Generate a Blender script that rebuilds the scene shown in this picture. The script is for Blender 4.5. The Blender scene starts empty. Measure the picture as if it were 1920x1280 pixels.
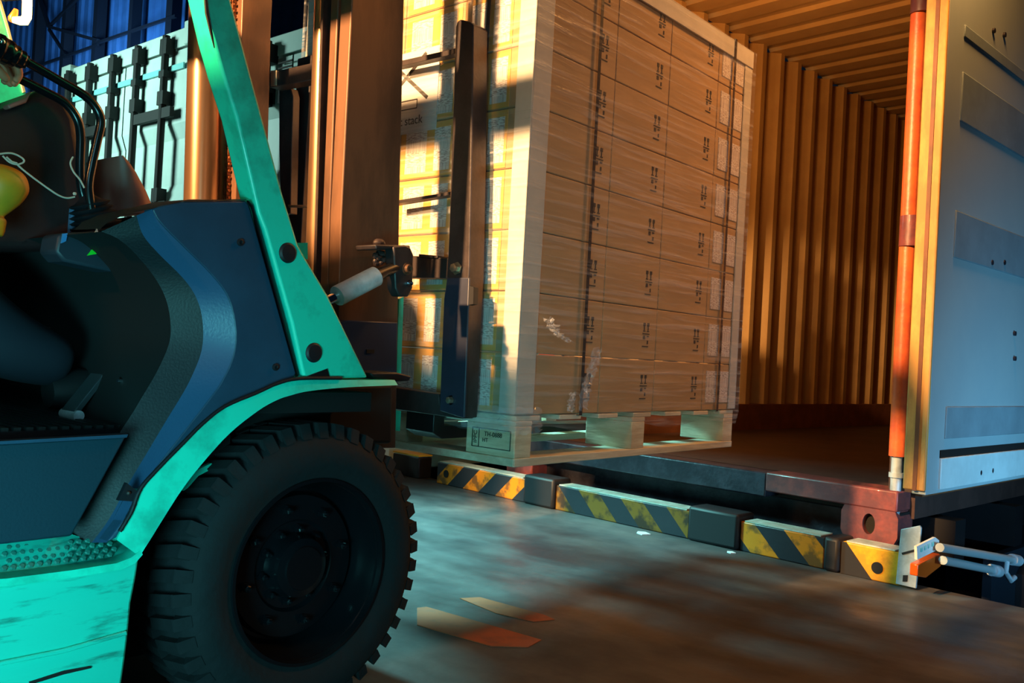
import bpy, bmesh, math, random
from mathutils import Vector, Matrix
random.seed(7)
SC = bpy.context.scene
COL = SC.collection
PI = math.pi

# ------------------------------------------------------------------ camera
FPX = 1690.0
PSI = math.radians(40.4); TH = math.atan(21/FPX); RHO = math.atan(.055); CAMZ = .85
Z = Vector((0, 0, 1))
_f0 = Vector((math.cos(PSI), math.sin(PSI), 0)); _r0 = Vector((math.sin(PSI), -math.cos(PSI), 0))
FW = math.cos(TH)*_f0 + math.sin(TH)*Z; _u1 = -math.sin(TH)*_f0 + math.cos(TH)*Z
RT = math.cos(RHO)*_r0 + math.sin(RHO)*_u1; UP = -math.sin(RHO)*_r0 + math.cos(RHO)*_u1
CAM = Vector((0, 0, CAMZ))
cd = bpy.data.cameras.new('camera'); cam = bpy.data.objects.new('camera', cd); COL.objects.link(cam)
cd.sensor_width = 36; cd.lens = 36*FPX/1920; cd.clip_start = .05; cd.clip_end = 200
m = Matrix((RT, UP, -FW)).transposed().to_4x4(); m.translation = CAM
cam.matrix_world = m
SC.camera = cam

# ------------------------------------------------------------------ world, view
SC.view_settings.view_transform = 'Standard'; SC.view_settings.look = 'None'
SC.view_settings.exposure = 0; SC.view_settings.gamma = 1; SC.view_settings.use_curve_mapping = False
w = bpy.data.worlds.new('night'); SC.world = w; w.use_nodes = True
w.node_tree.nodes['Background'].inputs[0].default_value = (.10, .22, .40, 1)
w.node_tree.nodes['Background'].inputs[1].default_value = .02

# dock frame: the loading dock edge and its trailer stand a few degrees askew of the forklift
DA = math.radians(-5.5)
DOCK = Matrix.Translation((3.8, 1.12, 0)) @ Matrix.Rotation(DA, 4, 'Z')
WF = Matrix.Identity(4)

def aim(loc, to):
    return (Vector(to)-Vector(loc)).to_track_quat('-Z', 'Y').to_euler()
def area(name, loc, to, size, power, col, sy=None, spread=180):
    l = bpy.data.lights.new(name, 'AREA'); l.energy = power; l.color = col; l.size = size
    l.spread = math.radians(spread)
    if sy: l.shape = 'RECTANGLE'; l.size_y = sy
    o = bpy.data.objects.new(name, l); o.location = loc; o.rotation_euler = aim(loc, to); COL.objects.link(o); return o
def spot(name, loc, to, ang, power, col, r=.1, blend=.4):
    l = bpy.data.lights.new(name, 'SPOT'); l.energy = power; l.color = col; l.spot_size = math.radians(ang)
    l.spot_blend = blend; l.shadow_soft_size = r
    o = bpy.data.objects.new(name, l); o.location = loc; o.rotation_euler = aim(loc, to); COL.objects.link(o); return o
WARM = (1, .50, .16)
spot('dock_floodlight', (-3.6, 1.15, 2.75), (2.0, 1.95, 1.62), 25, 200, WARM, .10, .35)
spot('side_floodlight', (-2.6, 2.22, 3.35), (2.0, 2.0, 1.55), 32, 5200, (1, .56, .23), .07, .4)
area('post_lamp', DOCK @ Vector((-.15, -.30, 3.15)), DOCK @ Vector((-.3, 1.0, 1.9)), .35, 42, (1, .42, .11))
area('container_light', DOCK @ Vector((-.25, 2.0, 1.55)), DOCK @ Vector((3.6, 2.1, 1.1)), .4, 10, (1, .46, .12), spread=130)
area('roof_lamp', DOCK @ Vector((.3, 1.3, 2.75)), DOCK @ Vector((2.0, 1.5, 3.38)), .4, 14, (1, .42, .10), spread=120)
area('added_load_fill', (.9, -2.4, 2.4), (2.8, 1.65, 1.2), .8, 2.0, (1, .72, .56), spread=40)  # added warm fill for the long side of the load, no fixture there
area('cool_low_light', (-.55, .35, .30), (.62, 1.7, .42), .6, 6.6, (.20, .95, 1), spread=64)
area('cool_hall_light', (-1.6, -1.6, 2.2), (.9, 1.7, .9), 1.2, 1.1, (.32, .85, 1), spread=34)
area('blue_yard_light', (3.3, -.9, .22), (4.7, .9, .45), .4, 11, (.25, .68, 1), spread=80)
area('teal_floor_light', (2.3, 5.0, 2.3), (2.75, 2.9, 0), .5, 85, (.28, .92, .9), spread=60)
area('neighbour_light', (1.6, 9.0, 3.2), (4.0, 8.0, 2.8), 1.0, 60, (.60, 1, .90), spread=120)
area('blue_wall_light', (7.5, 21, 5.5), (11, 23, 6), 2.5, 420, (.28, .58, 1), spread=150)

# ------------------------------------------------------------------ helpers
def ray(px, py): return FW*FPX + RT*(px-960) - UP*(py-640)
def U(px, py, ax, v, frame=WF):
    """the point of the plane (axis ax = v, in the given frame) seen at a pixel"""
    inv = frame.inverted(); c = inv @ CAM; d = inv.to_3x3() @ ray(px, py)
    return c + d*((v-c[ax])/d[ax])

class MB:
    def __init__(s): s.v = []; s.f = []
    def add(s, vs, fs):
        b = len(s.v); s.v += [Vector(p) for p in vs]; s.f += [tuple(b+i for i in f) for f in fs]; return s
    def box(s, x0, x1, y0, y1, z0, z1):
        v = [(x, y, z) for x in (x0, x1) for y in (y0, y1) for z in (z0, z1)]
        return s.add(v, [(0,1,3,2),(4,6,7,5),(0,4,5,1),(2,3,7,6),(0,2,6,4),(1,5,7,3)])
    def prism(s, pts, vec):
        pts = [Vector(p) for p in pts]; vec = Vector(vec); n = len(pts)
        return s.add(pts+[p+vec for p in pts], [tuple(range(n)), tuple(range(2*n-1, n-1, -1))] +
                     [(i, (i+1) % n, n+(i+1) % n, n+i) for i in range(n)])
    def loft(s, rows, close=False, caps=False):
        n = len(rows[0]); vs = [p for r in rows for p in r]; fs = []
        for j in range(len(rows)-1):
            for i in range(n if close else n-1):
                k = (i+1) % n; fs.append((j*n+i, j*n+k, (j+1)*n+k, (j+1)*n+i))
        if caps: fs += [tuple(range(n-1, -1, -1)), tuple(range((len(rows)-1)*n, len(rows)*n))]
        return s.add(vs, fs)
    def tube(s, path, r, n=12, caps=True):
        path = [Vector(p) for p in path]; rows = []; rr = r if isinstance(r, (list, tuple)) else [r]*len(path)
        t0 = (path[1]-path[0]).normalized(); a = t0.orthogonal().normalized()
        for i, p in enumerate(path):
            t = (path[min(i+1, len(path)-1)]-path[max(i-1, 0)]).normalized()
            a = (a - t*a.dot(t)).normalized(); b = t.cross(a)
            rows.append([p+(a*math.cos(q)+b*math.sin(q))*rr[i] for q in [2*PI*k/n for k in range(n)]])
        return s.loft(rows, True, caps)
    def lathe(s, p, d, prof, n=32, caps=False):
        p = Vector(p); d = Vector(d).normalized(); a = d.orthogonal().normalized(); b = d.cross(a)
        rows = [[p+d*t+(a*math.cos(q)+b*math.sin(q))*max(r, 1e-4) for q in [2*PI*k/n for k in range(n)]] for t, r in prof]
        return s.loft(rows, True, caps)
    def cyl(s, p0, p1, r, n=24): return s.tube([p0, p1], r, n)
    def ball(s, c, r, n=16, sc=(1, 1, 1)):
        rows = []
        for j in range(1, n//2):
            ph = PI*j/(n//2); rows.append([Vector(c)+Vector((r*sc[0]*math.sin(ph)*math.cos(2*PI*k/n), r*sc[1]*math.sin(ph)*math.sin(2*PI*k/n), r*sc[2]*math.cos(ph))) for k in range(n)])
        return s.loft(rows, True, True)
    def px(s, pts, ax, v, depth, frame=WF):
        vec = [0, 0, 0]; vec[ax] = depth
        return s.prism([U(x, y, ax, v, frame) for x, y in pts], vec)
    def build(s, name, mat, parent=None, frame=WF, bevel=0, smooth=True, seg=2, angle=35):
        me = bpy.data.meshes.new(name)
        wv = [frame @ p for p in s.v]
        if parent is not None: M = ROOT[parent.name]
        else:
            lo = [min(p[i] for p in s.v) for i in range(3)]; hi = [max(p[i] for p in s.v) for i in range(3)]
            M = frame @ Matrix.Translation(((lo[0]+hi[0])/2, (lo[1]+hi[1])/2, lo[2]))
        inv = M.inverted()
        me.from_pydata([inv @ p for p in wv], [], s.f); me.update()
        b = bmesh.new(); b.from_mesh(me); bmesh.ops.recalc_face_normals(b, faces=b.faces); b.to_mesh(me); b.free()
        if mat: me.materials.append(mat)
        if smooth:
            me.shade_smooth(); me.set_sharp_from_angle(angle=math.radians(angle))
        o = bpy.data.objects.new(name, me); COL.objects.link(o)
        if parent is not None: o.parent = parent
        else: o.matrix_world = M
        ROOT[o.name] = M
        if bevel:
            bv = o.modifiers.new('bevel', 'BEVEL'); bv.width = bevel; bv.segments = seg; bv.limit_method = 'ANGLE'; bv.angle_limit = math.radians(40)
        return o
ROOT = {}
def tag(o, label=None, cat=None, group=None, kind=None):
    if label: o['label'] = label
    if cat: o['category'] = cat
    if group: o['group'] = group
    if kind: o['kind'] = kind
    return o
def thing(name, label, cat, loc, frame=WF, group=None):
    o = bpy.data.objects.new(name, None); COL.objects.link(o); o.empty_display_size = .1
    M = frame @ Matrix.Translation(loc); o.matrix_world = M; ROOT[o.name] = M
    return tag(o, label, cat, group)
def text_part(body, name, mat, parent, M, size, ext=.0004, align='CENTER'):
    c = bpy.data.curves.new('txt', 'FONT'); c.body = body; c.size = size; c.extrude = ext; c.align_x = align; c.align_y = 'CENTER'
    t = bpy.data.objects.new('txt', c); COL.objects.link(t)
    dg = bpy.context.evaluated_depsgraph_get(); me = bpy.data.meshes.new_from_object(t.evaluated_get(dg))
    bpy.data.objects.remove(t)
    mb = MB(); mb.v = [M @ v.co for v in me.vertices]; mb.f = [tuple(p.vertices) for p in me.polygons]
    bpy.data.meshes.remove(me)
    return mb.build(name, mat, parent, smooth=False)

def mat(name, col, rough=.6, metal=0, var=.0, vs=6, vcol=None, bump=0, bs=60, emit=0, coat=0, stretch=(1, 1, 1), vlo=.42, vhi=.6):
    mt = bpy.data.materials.new(name); mt.use_nodes = True; N = mt.node_tree.nodes; L = mt.node_tree.links
    b = N['Principled BSDF']; c = (*col, 1)
    b.inputs['Base Color'].default_value = c; b.inputs['Roughness'].default_value = rough; b.inputs['Metallic'].default_value = metal
    b.inputs['Coat Weight'].default_value = coat
    if emit: b.inputs['Emission Color'].default_value = c; b.inputs['Emission Strength'].default_value = emit
    if var or bump:
        tc = N.new('ShaderNodeTexCoord'); mp = N.new('ShaderNodeMapping'); mp.inputs['Scale'].default_value = stretch
        L.new(tc.outputs['Object'], mp.inputs[0])
    if var:
        n = N.new('ShaderNodeTexNoise'); n.inputs['Scale'].default_value = vs; n.inputs['Detail'].default_value = 8; n.inputs['Roughness'].default_value = .65
        L.new(mp.outputs[0], n.inputs['Vector'])
        r = N.new('ShaderNodeValToRGB'); r.color_ramp.elements[0].position = vlo; r.color_ramp.elements[1].position = vhi
        vc = vcol or tuple(x*.4 for x in col)
        r.color_ramp.elements[0].color = tuple(a*(1-var)+q*var for a, q in zip(col, vc))+(1,); r.color_ramp.elements[1].color = c
        L.new(n.outputs['Fac'], r.inputs[0]); L.new(r.outputs[0], b.inputs['Base Color'])
    if bump:
        n2 = N.new('ShaderNodeTexNoise'); n2.inputs['Scale'].default_value = bs; n2.inputs['Detail'].default_value = 6
        L.new(mp.outputs[0], n2.inputs['Vector'])
        bp = N.new('ShaderNodeBump'); bp.inputs['Strength'].default_value = bump; bp.inputs['Distance'].default_value = .01
        L.new(n2.outputs['Fac'], bp.inputs['Height']); L.new(bp.outputs[0], b.inputs['Normal'])
    return mt

G = mat('green_paint', (.014, .75, .53), .38, var=.8, vs=9, vcol=(.01, .36, .25), bump=.08, bs=30, coat=.2, vlo=.3, vhi=.5)
GS = mat('worn_green_paint', (.012, .58, .44), .45, var=.9, vs=12, vcol=(.01, .14, .11), bump=.2, bs=14, stretch=(.5, .5, 3), vlo=.30, vhi=.44)
NAVY = mat('blue_grey_plastic', (.022, .065, .12), .42, var=.3, vs=5, bump=.1, bs=260)
NAVD = mat('dark_blue_plastic', (.0035, .006, .010), .55, bump=.1, bs=220)
BLK = mat('black_steel', (.008, .008, .010), .4, var=.3)
BLKM = mat('black_matt', (.002, .002, .003), .8)
GLOSS = mat('black_gloss', (.004, .005, .007), .25, coat=.1)
RUB = mat('tyre_rubber', (.003, .004, .007), .85, var=.5, vs=12, bump=.35, bs=40)
CAP = mat('black_rubber', (.008, .008, .012), .55)
STEEL = mat('mast_steel', (.20, .095, .055), .42, .3, var=.6, vs=7, vcol=(.05, .03, .025), bump=.1, bs=20, stretch=(1, 1, .25))
STEELD = mat('dark_brown_steel', (.065, .040, .038), .5, .3, var=.6, vs=10, bump=.15, bs=30)
CARR = mat('carriage_paint', (.055, .040, .042), .42, .2, var=.5, vs=14, bump=.1)
CARRB = mat('blue_black_paint', (.030, .035, .065), .45, var=.4, vs=9)
CYL = mat('cylinder_bronze', (.28, .155, .085), .3, .7, var=.4, vs=4, stretch=(1, 1, .2))
CHN = mat('rusty_chain', (.42, .14, .05), .5, .5, var=.7, vs=40)
ORG = mat('orange_steel', (.50, .16, .045), .45, .2, var=.5, vs=6, stretch=(1, 1, .2))
CHROME = mat('chrome', (.75, .78, .85), .12, 1)
SILV = mat('silver_sleeve', (.72, .74, .80), .42, .15, var=.5, vs=14, bump=.1)
BRASS = mat('bolt_metal', (.45, .36, .26), .35, .8)
MARO = mat('maroon_plastic', (.030, .009, .010), .5, bump=.1, bs=60, var=.4)
MARL = mat('reddish_cover', (.42, .13, .10), .5, var=.3)
YEL = mat('yellow_vinyl', (.80, .30, .01), .45, var=.6, vs=5, vcol=(.40, .24, .02))
CORD = mat('pale_cord', (.55, .48, .40), .8)
GRNL = mat('green_sticker', (.01, .75, .03), .5, emit=0)
WHT = mat('white_sticker', (.85, .85, .88), .5)
TEALP = mat('teal_grey_panel', (.10, .30, .30), .6, var=.4)
AMB = mat('amber_lens', (1, .12, .01), .3, emit=2.5)
AMBH = mat('lamp_tube', (1, .58, .13), .3, emit=9)
CARD = mat('cardboard', (.50, .31, .15), .8, var=.25, vs=3, bump=.06, bs=12, stretch=(1, 1, 6))
CARDY = mat('cardboard_edge_tape', (.66, .34, .07), .5)
INK = mat('carton_ink', (.035, .025, .022), .8)
BOARD = mat('angle_board', (.58, .56, .52), .6, var=.25, vs=5, bump=.05)
STRAP = mat('dark_strap', (.018, .012, .012), .35)
WOOD = mat('pallet_wood', (.74, .64, .46), .75, var=.5, vs=5, vcol=(.42, .28, .15), bump=.2, bs=14, stretch=(1, 1, 7))
WOODX = mat('pallet_board_wood', (.78, .70, .54), .75, var=.5, vs=6, vcol=(.40, .28, .16), bump=.2, bs=14, stretch=(.4, 2, 4))
CINT = mat('container_inner_paint', (.52, .32, .13), .5, var=.35, vs=2.5, vcol=(.34, .18, .07), bump=.05, bs=8)
CFLR = mat('container_floor_plywood', (.060, .026, .022), .6, var=.6, vs=4, bump=.1)
KICK = mat('container_lower_rail', (.22, .07, .025), .55, var=.5)
POSTR = mat('orange_red_post', (.80, .15, .035), .4, var=.6, vs=7, vcol=(.45, .06, .03), bump=.1)
RED = mat('red_oxide_paint', (.26, .055, .05), .45, var=.7, vs=9, vcol=(.08, .03, .04), bump=.2, bs=24, coat=.2)
SILL = mat('sill_steel', (.045, .045, .065), .42, .3, var=.8, vs=7, vcol=(.015, .015, .025), bump=.2)
DOORM = mat('door_white_paint', (.36, .47, .52), .5, var=.3, vs=2, vcol=(.26, .38, .46), bump=.04, bs=6)
DOORB = mat('door_band_paint', (.23, .33, .40), .55, var=.3, vs=3)
DOORL = mat('door_lower_rail', (.62, .78, .84), .4, var=.2)
GASK = mat('door_edge_gasket', (.72, .38, .10), .6, var=.6, vs=9, vcol=(.35, .16, .05), stretch=(1, 1, .4))
WHC = mat('container_white', (.62, .78, .72), .5, var=.3, vs=3, vcol=(.4, .55, .52))
TRIMT = mat('teal_reflector_tape', (.25, .75, .75), .35)
DGRY = mat('lock_rod_dark', (.002, .004, .004), .75)
BLUEW = mat('blue_cladding', (.07, .24, .52), .5, var=.5, vs=.6)
COLM = mat('dark_building_steel', (.008, .014, .022), .6)
WPLATE = mat('galvanised_plate', (.42, .52, .60), .5, .2, var=.5, vs=12)
PIPE = mat('painted_pipe', (.30, .38, .42), .4, .3)
ASPH = mat('yard_asphalt', (.012, .018, .026), .8, var=.5, vs=3)
ORR = mat('orange_reflector', (.55, .09, .01), .25)
FILMC = mat('crumpled_film', (.7, .75, .9), .1)
SKIN = mat('skin', (.66, .22, .11), .55)
PANT = mat('navy_trousers', (.003, .005, .014), .85)
SHIRT = mat('dark_shirt', (.015, .02, .05), .85)
SHOE = mat('dark_shoe', (.012, .012, .014), .5)
HAIR = mat('black_hair', (.01, .008, .008), .5)
MATT = mat('ribbed_mat', (.014, .020, .022), .55)
PAINTO = mat('worn_orange_paint', (.42, .10, .035), .7, var=.7, vs=10, vcol=(.15, .07, .05), vlo=.3, vhi=.5)

def stripes(name, lean):
    mt = mat(name, (.8, .42, .02), .45, bump=.1, bs=30); N = mt.node_tree.nodes; L = mt.node_tree.links
    tc = N.new('ShaderNodeTexCoord'); sp = N.new('ShaderNodeSeparateXYZ'); L.new(tc.outputs['Object'], sp.inputs[0])
    a = N.new('ShaderNodeMath'); a.operation = 'MULTIPLY_ADD'; a.inputs[1].default_value = lean; L.new(sp.outputs['Z'], a.inputs[0]); L.new(sp.outputs['Y'], a.inputs[2])
    q = N.new('ShaderNodeMath'); q.operation = 'MULTIPLY'; q.inputs[1].default_value = 1/.29; L.new(a.outputs[0], q.inputs[0])
    fr = N.new('ShaderNodeMath'); fr.operation = 'FRACT'; L.new(q.outputs[0], fr.inputs[0])
    gt = N.new('ShaderNodeMath'); gt.operation = 'GREATER_THAN'; gt.inputs[1].default_value = .5; L.new(fr.outputs[0], gt.inputs[0])
    nz = N.new('ShaderNodeTexNoise'); nz.inputs['Scale'].default_value = 14; nz.inputs['Detail'].default_value = 8; L.new(tc.outputs['Object'], nz.inputs['Vector'])
    rm = N.new('ShaderNodeValToRGB'); rm.color_ramp.elements[0].position = .40; rm.color_ramp.elements[1].position = .52
    rm.color_ramp.elements[0].color = (.22, .08, .015, 1); rm.color_ramp.elements[1].color = (.82, .23, .005, 1); L.new(nz.outputs['Fac'], rm.inputs[0])
    mx = N.new('ShaderNodeMix'); mx.data_type = 'RGBA'; L.new(gt.outputs[0], mx.inputs[0]); mx.inputs[7].default_value = (.018, .022, .032, 1)
    L.new(rm.outputs[0], mx.inputs[6]); L.new(mx.outputs[2], N['Principled BSDF'].inputs['Base Color'])
    return mt
STR_A = stripes('hazard_stripes', 1.1)
STR_B = stripes('hazard_stripes_reverse', -1.0)
STR_C = stripes('hazard_stripes_shaded', -1.0)  # darker copy of the stripes: shade on the middle kerb put into the colour
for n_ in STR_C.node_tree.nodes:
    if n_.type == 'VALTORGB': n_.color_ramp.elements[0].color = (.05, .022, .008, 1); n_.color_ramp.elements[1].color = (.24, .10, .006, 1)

def label_mat(name, seed):
    mt = mat(name, (.75, .70, .68), .55); N = mt.node_tree.nodes; L = mt.node_tree.links
    tc = N.new('ShaderNodeTexCoord')
    def lines(scale, thr):
        mp = N.new('ShaderNodeMapping'); mp.inputs['Scale'].default_value = scale; mp.inputs['Location'].default_value = (seed, seed*2, seed*3); L.new(tc.outputs['Object'], mp.inputs[0])
        n = N.new('ShaderNodeTexNoise'); n.inputs['Scale'].default_value = 1; n.inputs['Detail'].default_value = 1; L.new(mp.outputs[0], n.inputs['Vector'])
        g = N.new('ShaderNodeMath'); g.operation = 'GREATER_THAN'; g.inputs[1].default_value = thr; L.new(n.outputs['Fac'], g.inputs[0]); return g
    g1 = lines((60, 60, 420), .53); g2 = lines((900, 900, 9), .53)
    sp = N.new('ShaderNodeSeparateXYZ'); L.new(tc.outputs['Object'], sp.inputs[0])
    m1 = N.new('ShaderNodeMapping')
    wv = N.new('ShaderNodeMath'); wv.operation = 'SINE'; ml = N.new('ShaderNodeMath'); ml.operation = 'MULTIPLY'; ml.inputs[1].default_value = 75
    L.new(sp.outputs['Z'], ml.inputs[0]); L.new(ml.outputs[0], wv.inputs[0])
    g3 = N.new('ShaderNodeMath'); g3.operation = 'GREATER_THAN'; g3.inputs[1].default_value = .15; L.new(wv.outputs[0], g3.inputs[0])
    mm = N.new('ShaderNodeMix'); mm.data_type = 'FLOAT'; L.new(g3.outputs[0], mm.inputs[0]); L.new(g1.outputs[0], mm.inputs[2]); L.new(g2.outputs[0], mm.inputs[3])
    mx = N.new('ShaderNodeMix'); mx.data_type = 'RGBA'; L.new(mm.outputs[0], mx.inputs[0])
    mx.inputs[6].default_value = (.75, .70, .68, 1); mx.inputs[7].default_value = (.42, .33, .31, 1)
    L.new(mx.outputs[2], N['Principled BSDF'].inputs['Base Color']); return mt
LAB = [label_mat('shipping_label_print', 1.3), label_mat('shipping_label_print_b', 7.7)]

def concrete():
    mt = mat('dock_concrete', (.2, .2, .2), .62, bump=.15, bs=22); N = mt.node_tree.nodes; L = mt.node_tree.links
    b = N['Principled BSDF']; tc = N.new('ShaderNodeTexCoord')
    def nz(scale, det, st=(1, 1, 1), off=(0, 0, 0)):
        mp = N.new('ShaderNodeMapping'); mp.inputs['Scale'].default_value = st; mp.inputs['Location'].default_value = off; L.new(tc.outputs['Object'], mp.inputs[0])
        n = N.new('ShaderNodeTexNoise'); n.inputs['Scale'].default_value = scale; n.inputs['Detail'].default_value = det; n.inputs['Roughness'].default_value = .6; L.new(mp.outputs[0], n.inputs['Vector']); return n
    def ramp(n, p0, c0, p1, c1):
        r = N.new('ShaderNodeValToRGB'); e = r.color_ramp.elements; e[0].position = p0; e[0].color = (*c0, 1); e[1].position = p1; e[1].color = (*c1, 1); L.new(n.outputs['Fac'], r.inputs[0]); return r
    r1 = ramp(nz(1.6, 8, (1, .45, 1), (3.1, 1.7, 0)), .38, (.022, .025, .03), .66, (.13, .13, .135))
    r2 = ramp(nz(4.5, 10), .3, (.55, .55, .58), .7, (1.15, 1.1, 1.05))
    mx = N.new('ShaderNodeMix'); mx.data_type = 'RGBA'; mx.blend_type = 'MULTIPLY'; mx.inputs[0].default_value = 1
    L.new(r1.outputs[0], mx.inputs[6]); L.new(r2.outputs[0], mx.inputs[7]); L.new(mx.outputs[2], b.inputs['Base Color'])
    rr = ramp(nz(2.2, 5, (1, .4, 1)), .4, (.38, .38, .38), .65, (.75, .75, .75)); L.new(rr.outputs[0], b.inputs['Roughness'])
    return mt
CONC = concrete()

def film_mat():
    mt = mat('stretch_film', (.85, .85, .9), .16); N = mt.node_tree.nodes; L = mt.node_tree.links
    b = N['Principled BSDF']; out = N['Material Output']; tc = N.new('ShaderNodeTexCoord'); mp = N.new('ShaderNodeMapping')
    mp.inputs['Scale'].default_value = (1.6, 1.6, 38); mp.inputs['Rotation'].default_value = (0, .06, 0); L.new(tc.outputs['Object'], mp.inputs[0])
    n = N.new('ShaderNodeTexNoise'); n.inputs['Scale'].default_value = 1.6; n.inputs['Detail'].default_value = 5; n.inputs['Distortion'].default_value = .5; L.new(mp.outputs[0], n.inputs['Vector'])
    bp = N.new('ShaderNodeBump'); bp.inputs['Strength'].default_value = .75; bp.inputs['Distance'].default_value = .02; L.new(n.outputs['Fac'], bp.inputs['Height']); L.new(bp.outputs[0], b.inputs['Normal'])
    r = N.new('ShaderNodeMapRange'); r.inputs['From Min'].default_value = .5; r.inputs['From Max'].default_value = .72; r.inputs['To Min'].default_value = .05; r.inputs['To Max'].default_value = .29; L.new(n.outputs['Fac'], r.inputs['Value'])
    t = N.new('ShaderNodeBsdfTransparent'); ms = N.new('ShaderNodeMixShader')
    L.new(r.outputs[0], ms.inputs[0]); L.new(t.outputs[0], ms.inputs[1]); L.new(b.outputs[0], ms.inputs[2]); L.new(ms.outputs[0], out.inputs[0])
    return mt
FILM = film_mat()

# ================================================================== SETTING
fl = MB(); pts = [DOCK @ Vector((.10, -7, 0)), DOCK @ Vector((.10, 4.3, 0)), Vector((4.3, 5.6, 0)), Vector((12, 5.6, 0)), Vector((12, 40, 0)), Vector((-8, 40, 0)), Vector((-8, -7, 0))]
fl.prism(pts, (0, 0, -.3)); tag(fl.build('floor', CONC, smooth=False), kind='structure')
g = MB().box(-12, 22, -12, 26, -1.4, -1.3); tag(g.build('ground', ASPH, smooth=False), kind='structure')

def corr(mb, a0, a1, z0, z1, pitch, depth, fn, flat=.3):
    """vertical trapezoid corrugation; fn(a, d, z) -> point"""
    pr = [(0, 0), (flat, 0), (.5, 1), (.5+flat, 1)]
    xs = []; a = a0
    while a < a1:
        for t, d in pr: xs.append((min(a+t*pitch, a1), d*depth))
        a += pitch
    rows = [[Vector(fn(x, d, z)) for x, d in xs] for z in (z0, z1)]
    mb.loft(rows)
bw = MB(); corr(bw, 11, 40, -1.3, 14, .45, .06, lambda a, d, z: (11+d, a, z), .38)
tag(bw.build('wall_back', BLUEW, smooth=False), kind='structure')
def bar(p, q, r, name, label, cat, group=None):
    mb = MB(); p, q = [U(*s, 0, 10.6) for s in (p, q)]; mb.tube([p, q], r, 4); o = mb.build(name, COLM, smooth=False); return tag(o, label, cat, group)
for i, (xt, w_, lb) in enumerate([(72, .10, 'dark steel column against the blue wall, nearest the glowing amber lamp'), (125, .11, 'dark steel column of the blue wall rising above the left corner of the white container'),
                         (184, .11, 'dark steel column above the left door of the white container'), (250, .09, 'dark steel column of the blue wall over the right door of the white container'), (322, .14, 'dark steel column just left of the thick bronze mast cylinder')]):
    y0 = U(xt, 60, 0, 10.7)
    mb = MB().box(10.6, 10.85, y0.y-w_, y0.y+w_, -1.3, 13.5); tag(mb.build('steel_column', COLM), lb, 'column', 'columns of the blue wall')
bar((72, -10), (92, 50), .06, 'wall_brace', 'short diagonal brace falling from the column nearest the amber lamp', 'brace')
bar((92, 50), (150, -8), .05, 'wall_brace', 'diagonal brace rising right across the blue wall at the very top', 'brace')
bar((92, 50), (184, 76), .06, 'wall_brace', 'thick dark brace sloping down right between the second and third wall columns', 'brace')
bar((92, 55), (124, 104), .05, 'wall_brace', 'dark diagonal brace going down to the foot of the second visible wall column', 'brace')
bar((70, 124), (184, 84), .045, 'wall_brace', 'thin brace sloping up right across the lower blue wall', 'brace')
bar((40, 142), (70, 130), .04, 'wall_brace', 'thin low brace just above the black control levers', 'brace')
bar((184, 80), (330, 30), .045, 'wall_brace', 'thin brace above the top edge of the white container', 'brace')

# ================================================================== NEIGHBOUR CONTAINERS
def neighbour(y0, y1, ztop, x0, label, rods):
    t = thing('shipping_container', label, 'shipping container', (x0+3, (y0+y1)/2, 0), WF)
    zb = .0
    MB().box(x0+.05, x0+6, y0+.03, y1-.03, zb, ztop-.03).build('body', WHC, t, bevel=.01)
    fr = MB(); fr.box(x0-.02, x0+.08, y0, y0+.12, zb, ztop); fr.box(x0-.02, x0+.08, y1-.12, y1, zb, ztop); fr.box(x0-.02, x0+.08, y0, y1, ztop-.16, ztop); fr.box(x0-.02, x0+.08, y0, y1, zb, zb+.14)
    fr.build('door_frame', WHC, t, bevel=.006)
    mid = (y0+y1)/2
    for a, b in ((y0+.13, mid-.01), (mid+.01, y1-.13)):
        d = MB()
        zs = [zb+.16, .4, 1.0, 1.45, 1.6, 2.0, 2.15, 2.55, 2.68, ztop-.18]; xs = [0, 0, .045, .045, 0, 0, .045, .045, 0, 0]
        d.loft([[Vector((x0-.01+x*1.0, y, z)) for y in (a, b)] for z, x in zip(zs, xs)])
        dd = d.build('door', WHC, t, smooth=False)
    for i, (y, cz) in enumerate(rods):
        r = MB(); r.cyl((x0-.07, y, zb+.05), (x0-.07, y, ztop-.05), .032, 10)
        r.box(x0-.1, x0-.01, y-.06, y+.05, ztop-.22, ztop-.08); r.box(x0-.1, x0-.01, y-.045, y+.045, ztop-.42, ztop-.36)
        for z in (cz, 2.05, 1.5): r.box(x0-.10, x0-.01, y-.05, y+.05, z-.06, z+.06)
        rr = r.build('lock_rod', DGRY, t)
    for z, k in ((ztop-.33, .5), (2.62, .35), (1.9, .6)):
        pass
    tp = MB(); tp.box(x0-.035, x0-.022, y0+.2, y1-.2, ztop-.36, ztop-.31); tp.build('teal_strip', TRIMT, t)
    for yy in (y0+.62, y1-.62):
        for za in (1.90, 2.72): MB().box(x0-.09, x0-.05, yy-.34, yy+.30, za, za+.09).build('locking_handle', DGRY, t)
    for yy in (y0+.08, y1-.08):
        for zz in (zb+.11, ztop-.07): MB().box(x0-.06, x0+.12, yy-.10, yy+.10, zz-.10, zz+.10).build('corner_casting', WHC, t, bevel=.01)
    return t
N1 = neighbour(7.05, 9.62, 3.50, 4.0, 'white shipping container with teal-lit doors and dark lock rods, left of the mast', [(9.42, 2.9), (8.95, 2.9), (8.47, 2.9), (8.0, 2.9), (7.5, 2.9)])
N2 = neighbour(4.55, 6.85, 3.17, 4.0, 'grey container corner seen between the two mast uprights, behind the load', [(6.4, 2.7), (5.95, 2.7), (5.4, 2.7), (4.9, 2.7)])
for ya, yc in ((5.70, 5.78), (5.9, 5.97)): MB().box(3.93, 3.97, ya, yc, 2.62, 2.72).build('vent', BLKM, N2)
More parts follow.
